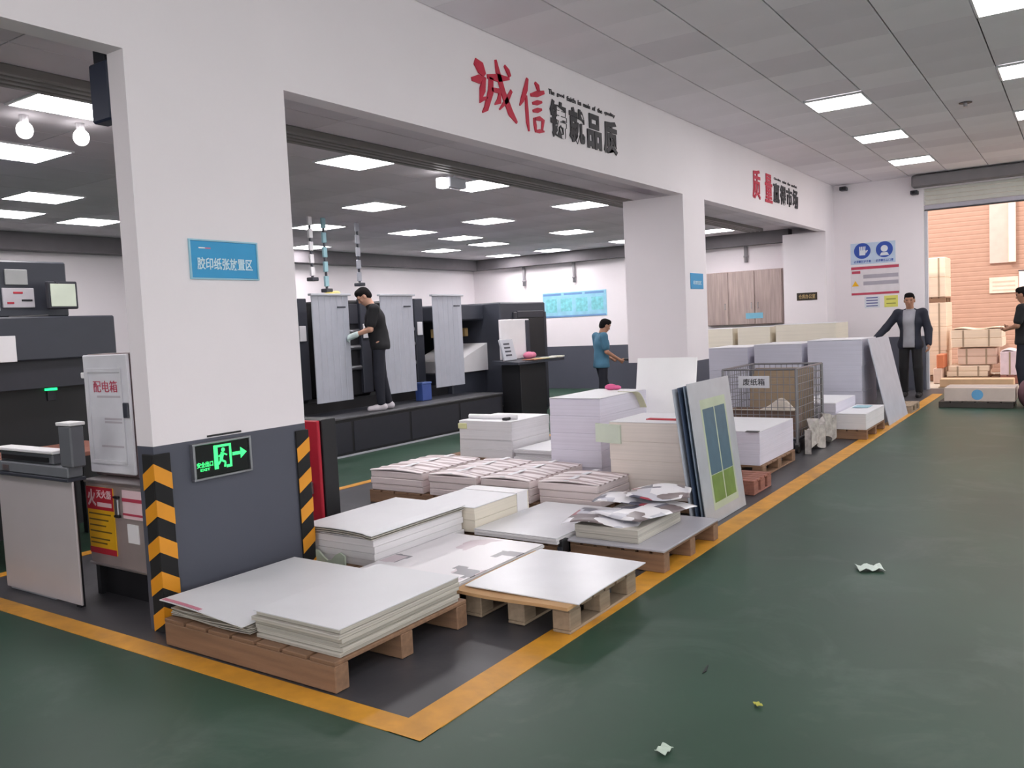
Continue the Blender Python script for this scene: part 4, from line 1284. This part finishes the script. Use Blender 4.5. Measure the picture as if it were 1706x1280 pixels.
MB().sheet(-0.03, 0.03, -0.50, 0.52, lambda u, v: (0.03 * math.sin(23 * v + 3 * u), 0, 0.26 + 0.10 * math.sin(7 * v) ** 2), 4, 40, 0.255).build('film', mat('crumpled_film', (190, 184, 180), 0.25, 0.2, var=0.3, scale=16, bump=0.6, bscale=30), t)

# P: far stepped stack
pallet('brown pallet under the stepped white stack beyond the cage', -2.86, -2.08, 10.20, 11.25, 0.115, 'stringer', M_brown)
stack('stepped white paper stack beyond the cage, taller part', -2.86, -2.42, 10.22, 11.24, 0.116, 0.42, P_lilac, 3, 0.004)
t = stack('stepped white paper stack beyond the cage, lower part by the yellow line', -2.41, -2.08, 10.20, 11.24, 0.116, 0.30, P_white, 2, 0.004)
MB().sheet(-0.12, 0.06, 0.1, 0.36, lambda u, v: 0.012, 2, 2, 0.004).build('blue_slip', mat('slip_blue', (160, 200, 214), 0.5), t, loc=(0, 0, 0.182))

# Q: grey board stacks, cream stacks behind
for k, (x0, x1, z1) in enumerate(((-4.45, -3.88, 1.05), (-3.79, -3.15, 1.08), (-3.07, -2.39, 1.115))):
    nm = ('partly hidden by the second pier', 'in the middle of the row', 'nearest the aisle')[k]
    pallet(f'brown pallet under the tall grey board stack {nm}', x0, x1, 11.52, 12.4, 0.10, n=5)
    stack(f'tall grey board stack in the last bay, {nm}', x0, x1, 11.50, 12.4, 0.101, z1, P_grey, 3, 0.004, group='tall grey board stacks')
for k, (x0, x1, z1) in enumerate(((-5.45, -4.93, 1.28), (-4.84, -4.30, 1.29), (-4.20, -3.26, 1.31))):
    nm = ('partly hidden by the second pier', 'in the middle below the wooden cupboard', 'wide one at the end of the opening')[k]
    pallet(f'brown pallet under the cream stack {nm}', x0, x1, 13.9, 14.7, 0.10, n=5)
    stack(f'tall cream paper stack behind the grey boards, {nm}', x0, x1, 13.88, 14.7, 0.101, z1, P_cream, 4, 0.005, group='tall cream stacks in the last bay')
t = thing('leaning_board', 'large grey board leaning on the grey board stack nearest the aisle', 'board', (-2.07, 12.20, 0.0), 0, 'boards in the grey bay')
o = B(-0.014, 0.0, -0.66, 0.66, 0.003, 1.14, 0.002).build('panel', mat('board_grey', (184, 188, 200), 0.45), t)
o.rotation_euler = (0, -0.215, 0)
pallet('dark pallet under the leaning grey board at the end of the yellow line', -2.30, -2.03, 12.90, 13.6, 0.11, 'block', M_brown2, 5)

# litter on the aisle floor
for k, (x, y, s, lab, c) in enumerate(((-1.03, 5.07, 0.07, 'crumpled white paper scrap lying on the open aisle floor', (214, 226, 218)), (-1.21, 2.60, 0.03, 'tiny white scrap on the floor nearest the camera', (190, 206, 192)), (-1.04, 3.09, 0.016, 'tiny yellow scrap on the green floor', (170, 170, 70)))):
    t = thing('paper_scrap', lab, 'scrap', (x, y, 0), 0.5 + k)
    MB().sheet(-s, s, -s * .7, s * .7, lambda u, v: 0.010 + s * 0.25 * math.sin(6 * u + 2 * v) ** 2, 8, 6, 0.003).build('sheet', mat('scrap_%d' % k, c, 0.6), t)
t = thing('dark_scrap', 'thin dark sliver on the green floor', 'scrap', (-1.34, 3.32, 0), 0.2)
MB().prism([(-0.005, -0.05), (0.008, -0.02), (0.004, 0.05), (-0.002, 0.02)], 'z', 0.001, 0.004).build('sliver', M_black, t)

# ------------------------------------------------------------------ roller door and the yard beyond
t = thing('roller_door', 'raised pale roller shutter above the door opening in the end wall', 'roller door', (-0.2, YE, 0))
M_slat = mat('shutter_slat', (198, 198, 190), 0.5, var=0.04)
HB = B(-2.35, 2.3, -0.22, -0.002, 3.60, 3.80, 0.02).build('hood', mat('shutter_hood', (120, 116, 120), 0.5), t)
sm_ = B(-2.19, 2.2, 0.10, 0.13, 0.0, 0.075, 0.008).mesh('slat', M_slat)
for k in range(4):
    inst('slat', sm_, t, (0, 0, 3.30 + 0.078 * k))
B(-2.19, 2.2, 0.07, 0.15, 3.215, 3.295, 0.012).build('bottom_bar', mat('shutter_bar', (176, 172, 184), 0.45), t)
B(-2.19, 2.2, 0.08, 0.14, 3.195, 3.214).build('rubber_seal', M_black, t)
for x in (-2.185, 2.195):
    B(x - 0.005 if x > 0 else x, x if x > 0 else x + 0.045, 0.06, 0.16, 0.0, 3.19).build('guide_rail', M_lgrey, t)
# factory wall opposite: ribbed sheet
t = thing('yard_wall', 'brown ribbed sheet wall across the sunlit yard', 'wall', (-0.5, 21.0, 0), kind='structure')
m = MB()
nz = 56
for k in range(nz):
    z = 5.6 * k / nz
    m.prism([(0.0, z), (-0.005, z + .02), (-0.005, z + .08), (0.0, z + .1)], 'x', -5.0, 6.5)
m.box(-5.0, 6.5, 0.0, 0.10, 0.0, 5.6)
m.build('ribbed_sheet', mat('brown_sheet', (164, 128, 110), 0.7, var=0.05), t)
B(-1.22, -0.86, -0.05, -0.013, 2.35, 5.4, 0.006).build('shutter_panel', mat('pinkish_shutter', (196, 166, 156), 0.6), t)
B(-0.86, -0.73, -0.12, -0.013, 2.35, 5.4, 0.01).build('downpipe', mat('cream_pipe', (232, 206, 186), 0.5), t)
q = thing('yard_sign', 'faded pale sign on the brown yard wall', 'sign', (-1.45, 20.985, 1.88), 0, 'signs on the yard wall')
B(-0.28, 0.26, -0.02, -0.001, -0.17, 0.17, 0.004).build('plate', mat('faded_sign', (214, 190, 174), 0.6, var=0.15, scale=5), q)
for k in range(3):
    B(-0.22, 0.2, -0.024, -0.0205, 0.06 - 0.09 * k, 0.09 - 0.09 * k).build('print_line', mat('faded_print', (190, 168, 152), 0.6), q)
q = thing('yard_sign', 'white framed board on the brown yard wall', 'sign', (-0.98, 20.985, 1.97), 0, 'signs on the yard wall')
B(-0.20, 0.22, -0.03, -0.001, -0.24, 0.18, 0.004).build('plate', mat('white_board_sign', (226, 206, 198), 0.6), q)
B(-0.21, 0.23, -0.035, -0.001, 0.18, 0.205, 0.004).build('frame_top', M_slate, q)

Y_cream = paper_mat('yard_cream_bale', (234, 212, 188), 0.12, 30)
Y_pale = paper_mat('yard_pale_bale', (226, 196, 178), 0.14, 40)
def bale(label, x0, x1, y0, y1, z0, z1, m, n=2, name='paper_bale', group='bales outside the roller door', strap=True, lid=None):
    t = thing(name, label, 'bale', ((x0 + x1) / 2, (y0 + y1) / 2, z0), 0, group)
    a, b = (x1 - x0) / 2, (y1 - y0) / 2
    h = (z1 - z0) / n
    r_ = random.Random(label)
    for k in range(n):
        j = r_.uniform(-.02, .02)
        B(-a + j, a + j, -b, b, 0.001 + h * k, h * (k + 1), 0.012).build('layer', m, t)
    if strap:
        for sx in (-a * .5, a * .5):
            B(sx - .015, sx + .015, -b - 0.004, -b - 0.0005, 0.01, z1 - z0 - .01).build('strap', M_kraft, t)
    if lid:
        MB().sheet(-a, a, -b, b, lambda u, v: z1 - z0 + 0.015 + 0.02 * math.sin(9 * u), 10, 4, 0.01).build('wrapper', lid, t)
    return t
# tall pair at the door edge
pallet('yard pallet under the tall cream bales', -2.80, -2.30, 18.6, 19.4, 0.12, n=4, group='pallets outside the roller door')
bale('lower tall cream bale beside the roller door', -2.78, -2.28, 18.6, 19.4, 0.121, 1.56, Y_cream, 3)
pallet('pallet lifted on top of the lower tall cream bale', -2.78, -2.29, 18.6, 19.4, 0.10, n=4, group='pallets outside the roller door').location.z = 1.565
bale('upper tall cream bale beside the roller door', -2.78, -2.28, 18.6, 19.4, 1.668, 2.45, Y_cream, 2)
# pile of bales
pallet('yard pallet under the pile of cream bales', -2.25, -1.35, 18.2, 19.0, 0.12, n=6, group='pallets outside the roller door')
bale('bottom flat cream bale of the yard pile', -2.22, -1.52, 18.2, 19.0, 0.121, 0.33, Y_cream, 2)
bale('middle pinkish bale of the yard pile', -2.06, -1.40, 18.25, 19.0, 0.345, 0.66, Y_pale, 2)
bale('top cream bale of the yard pile with ragged wrapper', -2.16, -1.30, 18.2, 19.0, 0.68, 1.02, Y_cream, 2, lid=mat('bale_wrapper', (240, 214, 186), 0.7))
bale('orange wrapped parcel at the left of the yard pile', -2.40, -2.27, 18.0, 18.5, 0.30, 0.56, mat('orange_wrap', (206, 120, 80), 0.6), 1, strap=False)
bale('low cream parcel under the orange parcel outside the door', -2.42, -2.27, 18.0, 18.55, 0.001, 0.298, Y_pale, 1, strap=False)
pallet('yard pallet under the pink white bundle', -1.32, -0.72, 18.0, 18.8, 0.16, n=5, group='pallets outside the roller door', m=M_redwood)
bale('pink white wrapped bundle right of the yard pile', -1.30, -0.76, 18.0, 18.8, 0.161, 0.60, mat('pink_white_wrap', (226, 204, 212), 0.5, var=0.1, scale=6), 1, lid=mat('pink_white_film', (238, 222, 226), 0.4))
t = thing('packing_board', 'long brown board lying in front of the bales just outside the door', 'board', (-1.60, 17.3, 0.0))
B(-0.62, 0.55, -0.16, 0.16, 0.012, 0.16, 0.01).build('board', mat('packing_brown', (206, 170, 136), 0.7, var=0.08), t)
B(-0.64, 0.57, -0.18, 0.18, 0.0, 0.012).build('under_sheet', M_kraft, t)
# low pallet in the doorway with grey carton
pallet('dark low pallet on the aisle floor before the roller door', -1.80, -0.85, 13.75, 14.45, 0.09, 'stringer', mat('dark_pallet', (60, 54, 50), 0.7), 6)
t = thing('grey_carton', 'flat grey carton with blue round mark on the dark pallet', 'carton', (-1.28, 14.10, 0.091))
B(-0.45, 0.45, -0.30, 0.30, 0.001, 0.20, 0.006).build('body', mat('grey_carton_paper', (196, 180, 170), 0.6, var=0.05), t)
B(-0.45, 0.45, -0.02, 0.02, 0.201, 0.203).build('tape', M_lgrey, t)
MB().cyl((-0.02, -0.3005, 0.10), (-0.02, -0.303, 0.10), 0.075, n=24).build('blue_mark', mat('carton_blue', (96, 160, 205), 0.5), t)
t = thing('bag', 'purple brown sack slumped at the right end of the dark pallet', 'bag', (-0.69, 13.98, 0.0))
MB().ell((0, 0, 0.20), (0.12, 0.18, 0.20), 18, 12).ell((0.06, 0.02, 0.38), (0.09, 0.09, 0.10)).ell((0.08, 0.02, 0.48), (0.035, 0.035, 0.05)).build('sack', mat('purple_sack', (104, 72, 80), 0.7, var=0.1, bump=0.4, bscale=12), t, True)
MB().cyl((0.075, 0.02, 0.445), (0.08, 0.02, 0.455), 0.05, n=12).build('tie', M_kraft, t)

# ------------------------------------------------------------------ people: smooth-blended limbs meshed with surface nets
def surface_net(prims, h, cut=None):
    P = []
    for p in prims:
        if p[0] == 'cap':
            P += [np.array(p[1]) - p[3], np.array(p[1]) + p[3], np.array(p[2]) - p[4], np.array(p[2]) + p[4]]
        else:
            r = max(p[2])
            P += [np.array(p[1]) - r, np.array(p[1]) + r]
    P = np.array(P)
    lo, hi = P.min(0) - 3 * h, P.max(0) + 3 * h
    n = np.ceil((hi - lo) / h).astype(int) + 1
    F = np.full(n, 0.5, dtype=np.float32)
    ax = [lo[k] + h * np.arange(n[k]) for k in range(3)]
    for p in prims:
        k_ = p[-1]
        if p[0] == 'cap':
            a, b, ra, rb = np.array(p[1], float), np.array(p[2], float), p[3], p[4]
            bl, bh = np.minimum(a - ra, b - rb), np.maximum(a + ra, b + rb)
        else:
            c, r3, R3 = np.array(p[1], float), np.array(p[2], float), p[3]
            bl, bh = c - max(r3), c + max(r3)
        mg_ = k_ + 3 * h
        i0 = np.clip(((bl - mg_ - lo) / h).astype(int), 0, n - 1)
        i1 = np.clip(((bh + mg_ - lo) / h).astype(int) + 2, 1, n)
        sl = tuple(slice(i0[q], i1[q]) for q in range(3))
        X, Y, Z = np.meshgrid(ax[0][sl[0]], ax[1][sl[1]], ax[2][sl[2]], indexing='ij')
        Q = np.stack([X, Y, Z], -1)
        if p[0] == 'cap':
            ab = b - a
            tt = np.clip(((Q - a) @ ab) / max(ab @ ab, 1e-9), 0, 1)
            d = np.linalg.norm(Q - a - tt[..., None] * ab, axis=-1) - (ra + (rb - ra) * tt)
        else:
            L = (Q - c) if R3 is None else (Q - c) @ R3
            k0 = np.linalg.norm(L / r3, axis=-1)
            k1 = np.linalg.norm(L / (r3 * r3), axis=-1)
            d = k0 * (k0 - 1) / np.maximum(k1, 1e-6)
        A = F[sl]
        hh = np.clip(0.5 + 0.5 * (A - d) / k_, 0, 1)
        F[sl] = A + (d - A) * hh - k_ * hh * (1 - hh)
    if cut is not None:
        X, Y, Z = np.meshgrid(*ax, indexing='ij')
        F = np.maximum(F, cut(X, Y, Z))
    F[0], F[-1] = 1, 1
    F[:, 0], F[:, -1] = 1, 1
    F[:, :, 0], F[:, :, -1] = 1, 1
    S = F < 0
    nc = n - 1
    acc = np.zeros(tuple(nc) + (3,), dtype=np.float64)
    cnt = np.zeros(tuple(nc), dtype=np.int32)
    edges = []
    for d_ in range(3):
        s0 = [slice(None)] * 3; s1 = [slice(None)] * 3
        s0[d_] = slice(0, -1); s1[d_] = slice(1, None)
        Sa, Sb = S[tuple(s0)], S[tuple(s1)]
        I = np.argwhere(Sa != Sb)
        fa = F[tuple(s0)][tuple(I.T)]
        fb = F[tuple(s1)][tuple(I.T)]
        tt = fa / (fa - fb)
        pos = I.astype(float)
        pos[:, d_] += tt
        o1, o2 = (d_ + 1) % 3, (d_ + 2) % 3
        cells = []
        for da, db in ((0, 0), (-1, 0), (-1, -1), (0, -1)):
            c_ = I.copy()
            c_[:, o1] += da
            c_[:, o2] += db
            np.add.at(acc, tuple(c_.T), pos)
            np.add.at(cnt, tuple(c_.T), 1)
            cells.append(c_)
        edges.append((cells, Sa[tuple(I.T)]))
    act = np.argwhere(cnt > 0)
    idm = -np.ones(tuple(nc), dtype=np.int64)
    idm[tuple(act.T)] = np.arange(len(act))
    V = acc[tuple(act.T)] / cnt[tuple(act.T)][:, None] * h + lo
    faces = []
    for cells, ins in edges:
        q = np.stack([idm[tuple(c_.T)] for c_ in cells], 1)
        q[~ins] = q[~ins][:, ::-1]
        faces.append(q)
    Fc = np.concatenate(faces)
    return V, Fc

def net_obj(name, prims, m, parent, h=0.012, cut=None):
    V, Fc = surface_net(prims, h, cut)
    me = bpy.data.meshes.new(name)
    me.from_pydata(V.tolist(), [], Fc.tolist())
    me.materials.append(m)
    me.polygons.foreach_set('use_smooth', [True] * len(me.polygons))
    me.update()
    o = bpy.data.objects.new(name, me)
    COL.objects.link(o)
    o.parent = parent
    return o

def rotm(x=0, y=0, z=0):
    return np.array(Euler((x, y, z)).to_matrix())

def person(label, loc, rz, J, skin, shirt, trousers, shoe, hair, jacket=None, glove=None, grip=0.6, sleeve='short', hem=0.0, scale=1.0):
    """J: joints in metres, figure facing +y, x to its right"""
    t = thing('person', label, 'person', loc, rz, 'people in the hall')
    if scale != 1.0:
        t.scale = (scale,) * 3
    g = {k: np.array(v, float) for k, v in J.items()}
    pel, che, nec, hd = g['pelvis'], g['chest'], g['neck'], g['head']
    hr = rotm(g['head_rot'][0], g['head_rot'][1], g['head_rot'][2])
    up = (che - pel) / np.linalg.norm(che - pel)
    def H(x, y, z):
        return hd + hr @ np.array([x, y, z])
    body = [('cap', pel, (pel + che) / 2, .105, .10, .05), ('cap', (pel + che) / 2, che, .10, .115, .05),
            ('ell', che + up * .02, (.155, .10, .15), None, .05), ('ell', pel, (.155, .105, .11), None, .05),
            ('cap', che + up * .12, nec, .065, .055, .04), ('cap', nec, H(0, -.01, -.06), .054, .054, .03),
            ('ell', H(0, -.008, .025), (.074, .094, .092), hr, .015), ('ell', H(0, .018, -.045), (.058, .068, .07), hr, .03),
            ('ell', H(0, .052, -.088), (.028, .026, .022), hr, .02), ('cap', H(0, .082, .012), H(0, .100, -.022), .010, .014, .012),
            ('ell', H(0, .078, -.058), (.024, .014, .012), hr, .010), ('cap', H(-.045, .074, .034), H(.045, .074, .034), .012, .012, .012),
            ('ell', H(-.078, -.004, -.008), (.010, .022, .034), hr, .008), ('ell', H(.078, -.004, -.008), (.010, .022, .034), hr, .008),
            ('ell', H(-.04, .062, -.018), (.022, .018, .022), hr, .012), ('ell', H(.04, .062, -.018), (.022, .018, .022), hr, .012)]
    hands = {}
    for s in ('l', 'r'):
        sh, el, wr = g['sh_' + s], g['el_' + s], g['wr_' + s]
        hp, kn, an = g['hip_' + s], g['kn_' + s], g['an_' + s]
        body += [('cap', che + up * .10, sh, .06, .052, .04), ('cap', sh, el, .052, .038, .025), ('cap', el, wr, .039, .026, .02),
                 ('cap', hp, kn, .085, .056, .03), ('cap', kn, an, .055, .036, .02)]
        f = (wr - el) / np.linalg.norm(wr - el)
        nrm = g.get('palm_' + s, np.array([1., 0, 0]) * (-1 if s == 'r' else 1))
        nrm = nrm - f * (nrm @ f)
        nrm = nrm / np.linalg.norm(nrm)
        sd = np.cross(f, nrm)
        if 'thumb_' + s in g and sd @ g['thumb_' + s] < 0:
            sd = -sd
        hp_ = [('cap', wr, wr + f * .05 + sd * .018, .024, .020, .012), ('cap', wr, wr + f * .055 - sd * .018, .024, .019, .012)]
        for q, (o_, ln) in enumerate(((.030, .070), (.010, .080), (-.010, .074), (-.030, .058))):
            b0 = wr + f * .075 + sd * o_
            c1, c2 = grip, grip * 1.9
            p1 = b0 + (f * math.cos(c1) + nrm * math.sin(c1)) * ln * .5
            p2 = p1 + (f * math.cos(c2) + nrm * math.sin(c2)) * ln * .5
            hp_ += [('cap', wr + f * .045 + sd * o_ * .8, b0, .011, .0095, .006), ('cap', b0, p1, .0095, .0085, .003), ('cap', p1, p2, .0085, .007, .003)]
        tb0 = wr + f * .022 + sd * .024
        tb1 = tb0 + (f * .6 + sd * .75 + nrm * .2) * .036
        tb2 = tb1 + (f * .85 + sd * .2 + nrm * .5) * .028
        hp_ += [('cap', tb0, tb1, .012, .010, .006), ('cap', tb1, tb2, .010, .008, .003)]
        hands[s] = hp_
        body += hp_
    for s in ('l', 'r'):
        an = g['an_' + s]
        fw = g.get('foot_' + s, np.array([0, 1., 0]))
        body.append(('cap', an - np.array([0, 0, .03]), an + fw * .10 - np.array([0, 0, .05]), .034, .028, .02))
    net_obj('body', body, skin, t, 0.0085)
    if glove:
        for s in ('l', 'r'):
            G = [(p[0], p[1], p[2], p[3] + .005, p[4] + .005, p[5]) for p in hands[s]]
            el, wr = g['el_' + s], g['wr_' + s]
            G.append(('cap', wr, wr + (el - wr) * .22, .034, .038, .01))
            net_obj('glove', G, glove, t, 0.007)
    # face pieces
    for sx in (-.032, .032):
        e = MB().ell(H(sx, .0815, .012), (.012, .007, .006), 10, 6)
        o = e.build('eye', mat('eye_dark', (40, 30, 28), 0.3), t, True)
    MB().ell(H(0, .091, -.058), (.022, .006, .006), 10, 6).build('lips', mat('lips', (150, 96, 88), 0.6), t, True)
    hs = [('ell', H(0, -.016, .036), (.082, .100, .094), hr, .01), ('cap', H(-.03, .036, .086), H(.03, .036, .086), .040, .040, .03), ('ell', H(0, -.05, -.01), (.072, .062, .075), hr, .02)]
    inv = hr.T
    def cuth(X, Y, Z):
        D = np.stack([X - hd[0], Y - hd[1], Z - hd[2]], -1) @ hr
        return np.maximum.reduce([np.minimum(D[..., 1] - .045, .058 - D[..., 2]), np.minimum(D[..., 1] + .01, .025 - D[..., 2]), -.075 - D[..., 2]])
    net_obj('hair', hs, hair, t, 0.0085, cuth)
    # shirt
    shp = [('cap', pel + up * .0, (pel + che) / 2, .122 + hem, .122, .05), ('cap', (pel + che) / 2, che, .122, .135, .05), ('ell', che + up * .02, (.178, .122, .165), None, .05),
           ('cap', pel - np.array([-.062, 0, .06]), pel + up * .1, .128 + hem, .112, .05), ('cap', pel - np.array([.062, 0, .06]), pel + up * .1, .128 + hem, .112, .05),
           ('cap', che + up * .13, nec - up * .01, .075, .064, .03)]
    for s in ('l', 'r'):
        sh, el, wr = g['sh_' + s], g['el_' + s], g['wr_' + s]
        shp += [('cap', che + up * .10, sh, .075, .070, .04)]
        if sleeve == 'short':
            shp += [('cap', sh, sh + (el - sh) * (.30 if jacket else .72), .060 if jacket else .072, .050 if jacket else .066, .02)]
        else:
            shp += [('cap', sh, el, .070, .054, .02), ('cap', el, wr, .054, .044, .02)]
    zl = pel[2] - .10
    net_obj('shirt', shp, shirt, t, 0.012, lambda X, Y, Z: np.maximum(zl - Z, -(.070 - np.sqrt((X - nec[0]) ** 2 + (Y - nec[1] - .02) ** 2)) * 0 + (Z - nec[2] - .02)))
    if jacket:
        jp = [('cap', pel + up * .0, (pel + che) / 2, .15, .145, .05), ('cap', (pel + che) / 2, che, .145, .155, .05), ('ell', che + up * .02, (.20, .145, .18), None, .05),
              ('cap', pel - np.array([-.07, 0, .05]), pel + up * .1, .13, .12, .05), ('cap', pel - np.array([.07, 0, .05]), pel + up * .1, .13, .12, .05), ('cap', che + up * .13, nec, .09, .078, .03)]
        for s in ('l', 'r'):
            sh, el, wr = g['sh_' + s], g['el_' + s], g['wr_' + s]
            jp += [('cap', che + up * .10, sh, .088, .078, .04), ('cap', sh, el, .074, .062, .02), ('cap', el, el + (wr - el) * .95, .066, .050, .02)]
        zj = pel[2] - .13
        def cutj(X, Y, Z):
            front = np.minimum(Y - pel[1], .088 + .02 * (Z - pel[2]) - np.abs(X - (pel[0] + che[0]) / 2))
            return np.maximum.reduce([zj - Z, front, Z - nec[2] - .01])
        net_obj('jacket', jp, jacket, t, 0.012, cutj)
    tp = [('ell', pel - up * .03, (.158, .104, .10), None, .03)]
    for s in ('l', 'r'):
        hp, kn, an = g['hip_' + s], g['kn_' + s], g['an_' + s]
        tp += [('cap', hp, kn, .084, .074, .03), ('cap', kn, an + (kn - an) * .06, .074, .058, .02)]
    net_obj('trousers', tp, trousers, t, 0.012)
    for s in ('l', 'r'):
        an = g['an_' + s]
        fw = g.get('foot_' + s, np.array([0, 1., 0]))
        base = an.copy(); base[2] = an[2] - .085
        z0 = base[2]
        pr_ = [('cap', base - fw * .04 + np.array([0, 0, .045]), base + fw * .07 + np.array([0, 0, .04]), .044, .042, .02), ('cap', base + fw * .07 + np.array([0, 0, .036]), base + fw * .16 + np.array([0, 0, .03]), .042, .034, .02),
               ('cap', base - fw * .03 + np.array([0, 0, .05]), an + np.array([0, 0, .01]), .044, .044, .02)]
        net_obj('shoe', pr_, shoe, t, 0.010, lambda X, Y, Z, z0=z0: z0 + 0.002 - Z)
    return t

def stand(h=1.70, lean=0.0):
    k = h / 1.72
    J = dict(pelvis=(0, 0, .93), chest=(0, .0 + lean * .35, 1.25), neck=(0, -.01 + lean * .62, 1.47), head=(0, .03 + lean * .8, 1.61), head_rot=(0, 0, 0),
             sh_l=(-.19, -.01 + lean * .5, 1.40), sh_r=(.19, -.01 + lean * .5, 1.40), el_l=(-.25, -.02 + lean * .3, 1.12), el_r=(.25, -.02 + lean * .3, 1.12),
             wr_l=(-.25, .08 + lean * .3, .90), wr_r=(.25, .08 + lean * .3, .90), hip_l=(-.09, 0, .90), hip_r=(.09, 0, .90),
             kn_l=(-.10, .03, .49), kn_r=(.10, .03, .49), an_l=(-.10, -.01, .087), an_r=(.10, -.01, .087))
    return J, k
M_skin = mat('skin', (196, 150, 128), 0.55, var=0.05)
M_skin2 = mat('skin_tan', (168, 122, 98), 0.55, var=0.05)
M_hair = mat('black_hair', (20, 17, 18), 0.85, bump=0.3, bscale=120, spec=0.15)
M_navycl = mat('dark_navy_trousers', (28, 30, 42), 0.8)
M_blackcl = mat('black_cotton', (24, 24, 28), 0.85, var=0.08)

# worker at the press, head bowed
J, k = stand(1.62)
J.update(pelvis=(0, -.02, .93), chest=(0, .03, 1.24), neck=(0, .09, 1.45), head=(0, .165, 1.56), head_rot=(-.7, 0, 0), sh_l=(-.18, .05, 1.38), sh_r=(.18, .05, 1.38),
         el_l=(-.22, .12, 1.11), el_r=(.22, .12, 1.11), wr_l=(-.13, .34, 1.04), wr_r=(.13, .34, 1.02), palm_l=(.6, 0, -.8), palm_r=(-.6, 0, -.8), thumb_l=(.5, 0, .5), thumb_r=(-.5, 0, .5),
         kn_l=(-.10, .03, .49), kn_r=(.10, -.02, .49), an_l=(-.11, .02, .087), an_r=(.11, -.10, .087))
person('person in black T-shirt and white gloves standing bowed on the press walkway', (-7.62, 8.12, 0.481), math.radians(138), J, M_skin, M_blackcl, M_navycl, mat('pale_trainers', (206, 200, 206), 0.6), M_hair, glove=mat('white_work_glove', (206, 222, 222), 0.8), grip=0.9, scale=0.95)
# person in teal
J, k = stand(1.6)
J.update(chest=(0, .02, 1.24), neck=(0, .04, 1.46), head=(0, .10, 1.585), head_rot=(-.45, 0, 0), el_l=(-.23, .02, 1.12), el_r=(.23, .02, 1.12), wr_l=(-.18, .28, .98), wr_r=(.20, .28, .96),
         palm_l=(.7, 0, .3), palm_r=(-.7, 0, .3), thumb_l=(0, 0, 1), thumb_r=(0, 0, 1), kn_l=(-.10, .10, .49), an_l=(-.10, .10, .087), an_r=(.10, -.14, .087), kn_r=(.10, -.02, .49))
pt_ = person('person in teal T-shirt walking by the press hall end wall, forearms forward', (-6.55, 12.2, 0), math.radians(-40), J, M_skin2, mat('teal_cotton', (64, 108, 132), 0.85), M_navycl, M_blackcl, M_hair, grip=1.1, scale=0.9)
# person at the door in dark jacket
J, k = stand(1.7)
J.update(head_rot=(-.12, 0, .12), sh_l=(-.19, -.01, 1.40), el_r=(.36, .06, 1.17), wr_r=(.50, .20, 1.00), el_l=(-.27, -.02, 1.12), wr_l=(-.29, .07, .88), palm_r=(0, 0, -1), thumb_r=(-1, .2, 0), thumb_l=(0, 1, 0), an_l=(-.13, .02, .087), kn_l=(-.12, .05, .49))
person('person in open dark jacket and grey shirt standing by the roller door', (-2.42, 15.35, 0), math.radians(178), J, M_skin2, mat('grey_shirt', (150, 150, 158), 0.85, var=0.1), M_blackcl, M_blackcl, M_hair, jacket=mat('dark_navy_jacket', (30, 33, 48), 0.8), grip=0.5)
# person at the edge of the picture
J, k = stand(1.7)
J.update(head_rot=(-.25, 0, 0), el_l=(-.24, .04, 1.13), el_r=(.24, .04, 1.13), wr_l=(-.14, .22, 1.08), wr_r=(.10, .22, 1.10), palm_l=(.5, 0, .8), palm_r=(-.5, 0, .8), thumb_l=(-.8, 0, .6), thumb_r=(.8, 0, .6))
person('person in black T-shirt cut by the right edge, forearms raised, beside the sack', (-0.79, 15.5, 0), math.radians(75), J, M_skin2, M_blackcl, M_navycl, M_blackcl, M_hair, grip=0.8)
t = thing('dark_tool', 'dark flat bundle carried by the person in teal', 'tool', (-6.55 + 0.28, 12.2 + 0.34, 0.875), math.radians(-40))
B(-0.20, 0.20, -0.06, 0.12, -0.03, 0.0, 0.008).build('board', M_blackcl, t)
B(-0.05, 0.05, 0.10, 0.16, -0.002, 0.016, 0.004).build('clip', M_slate, t)
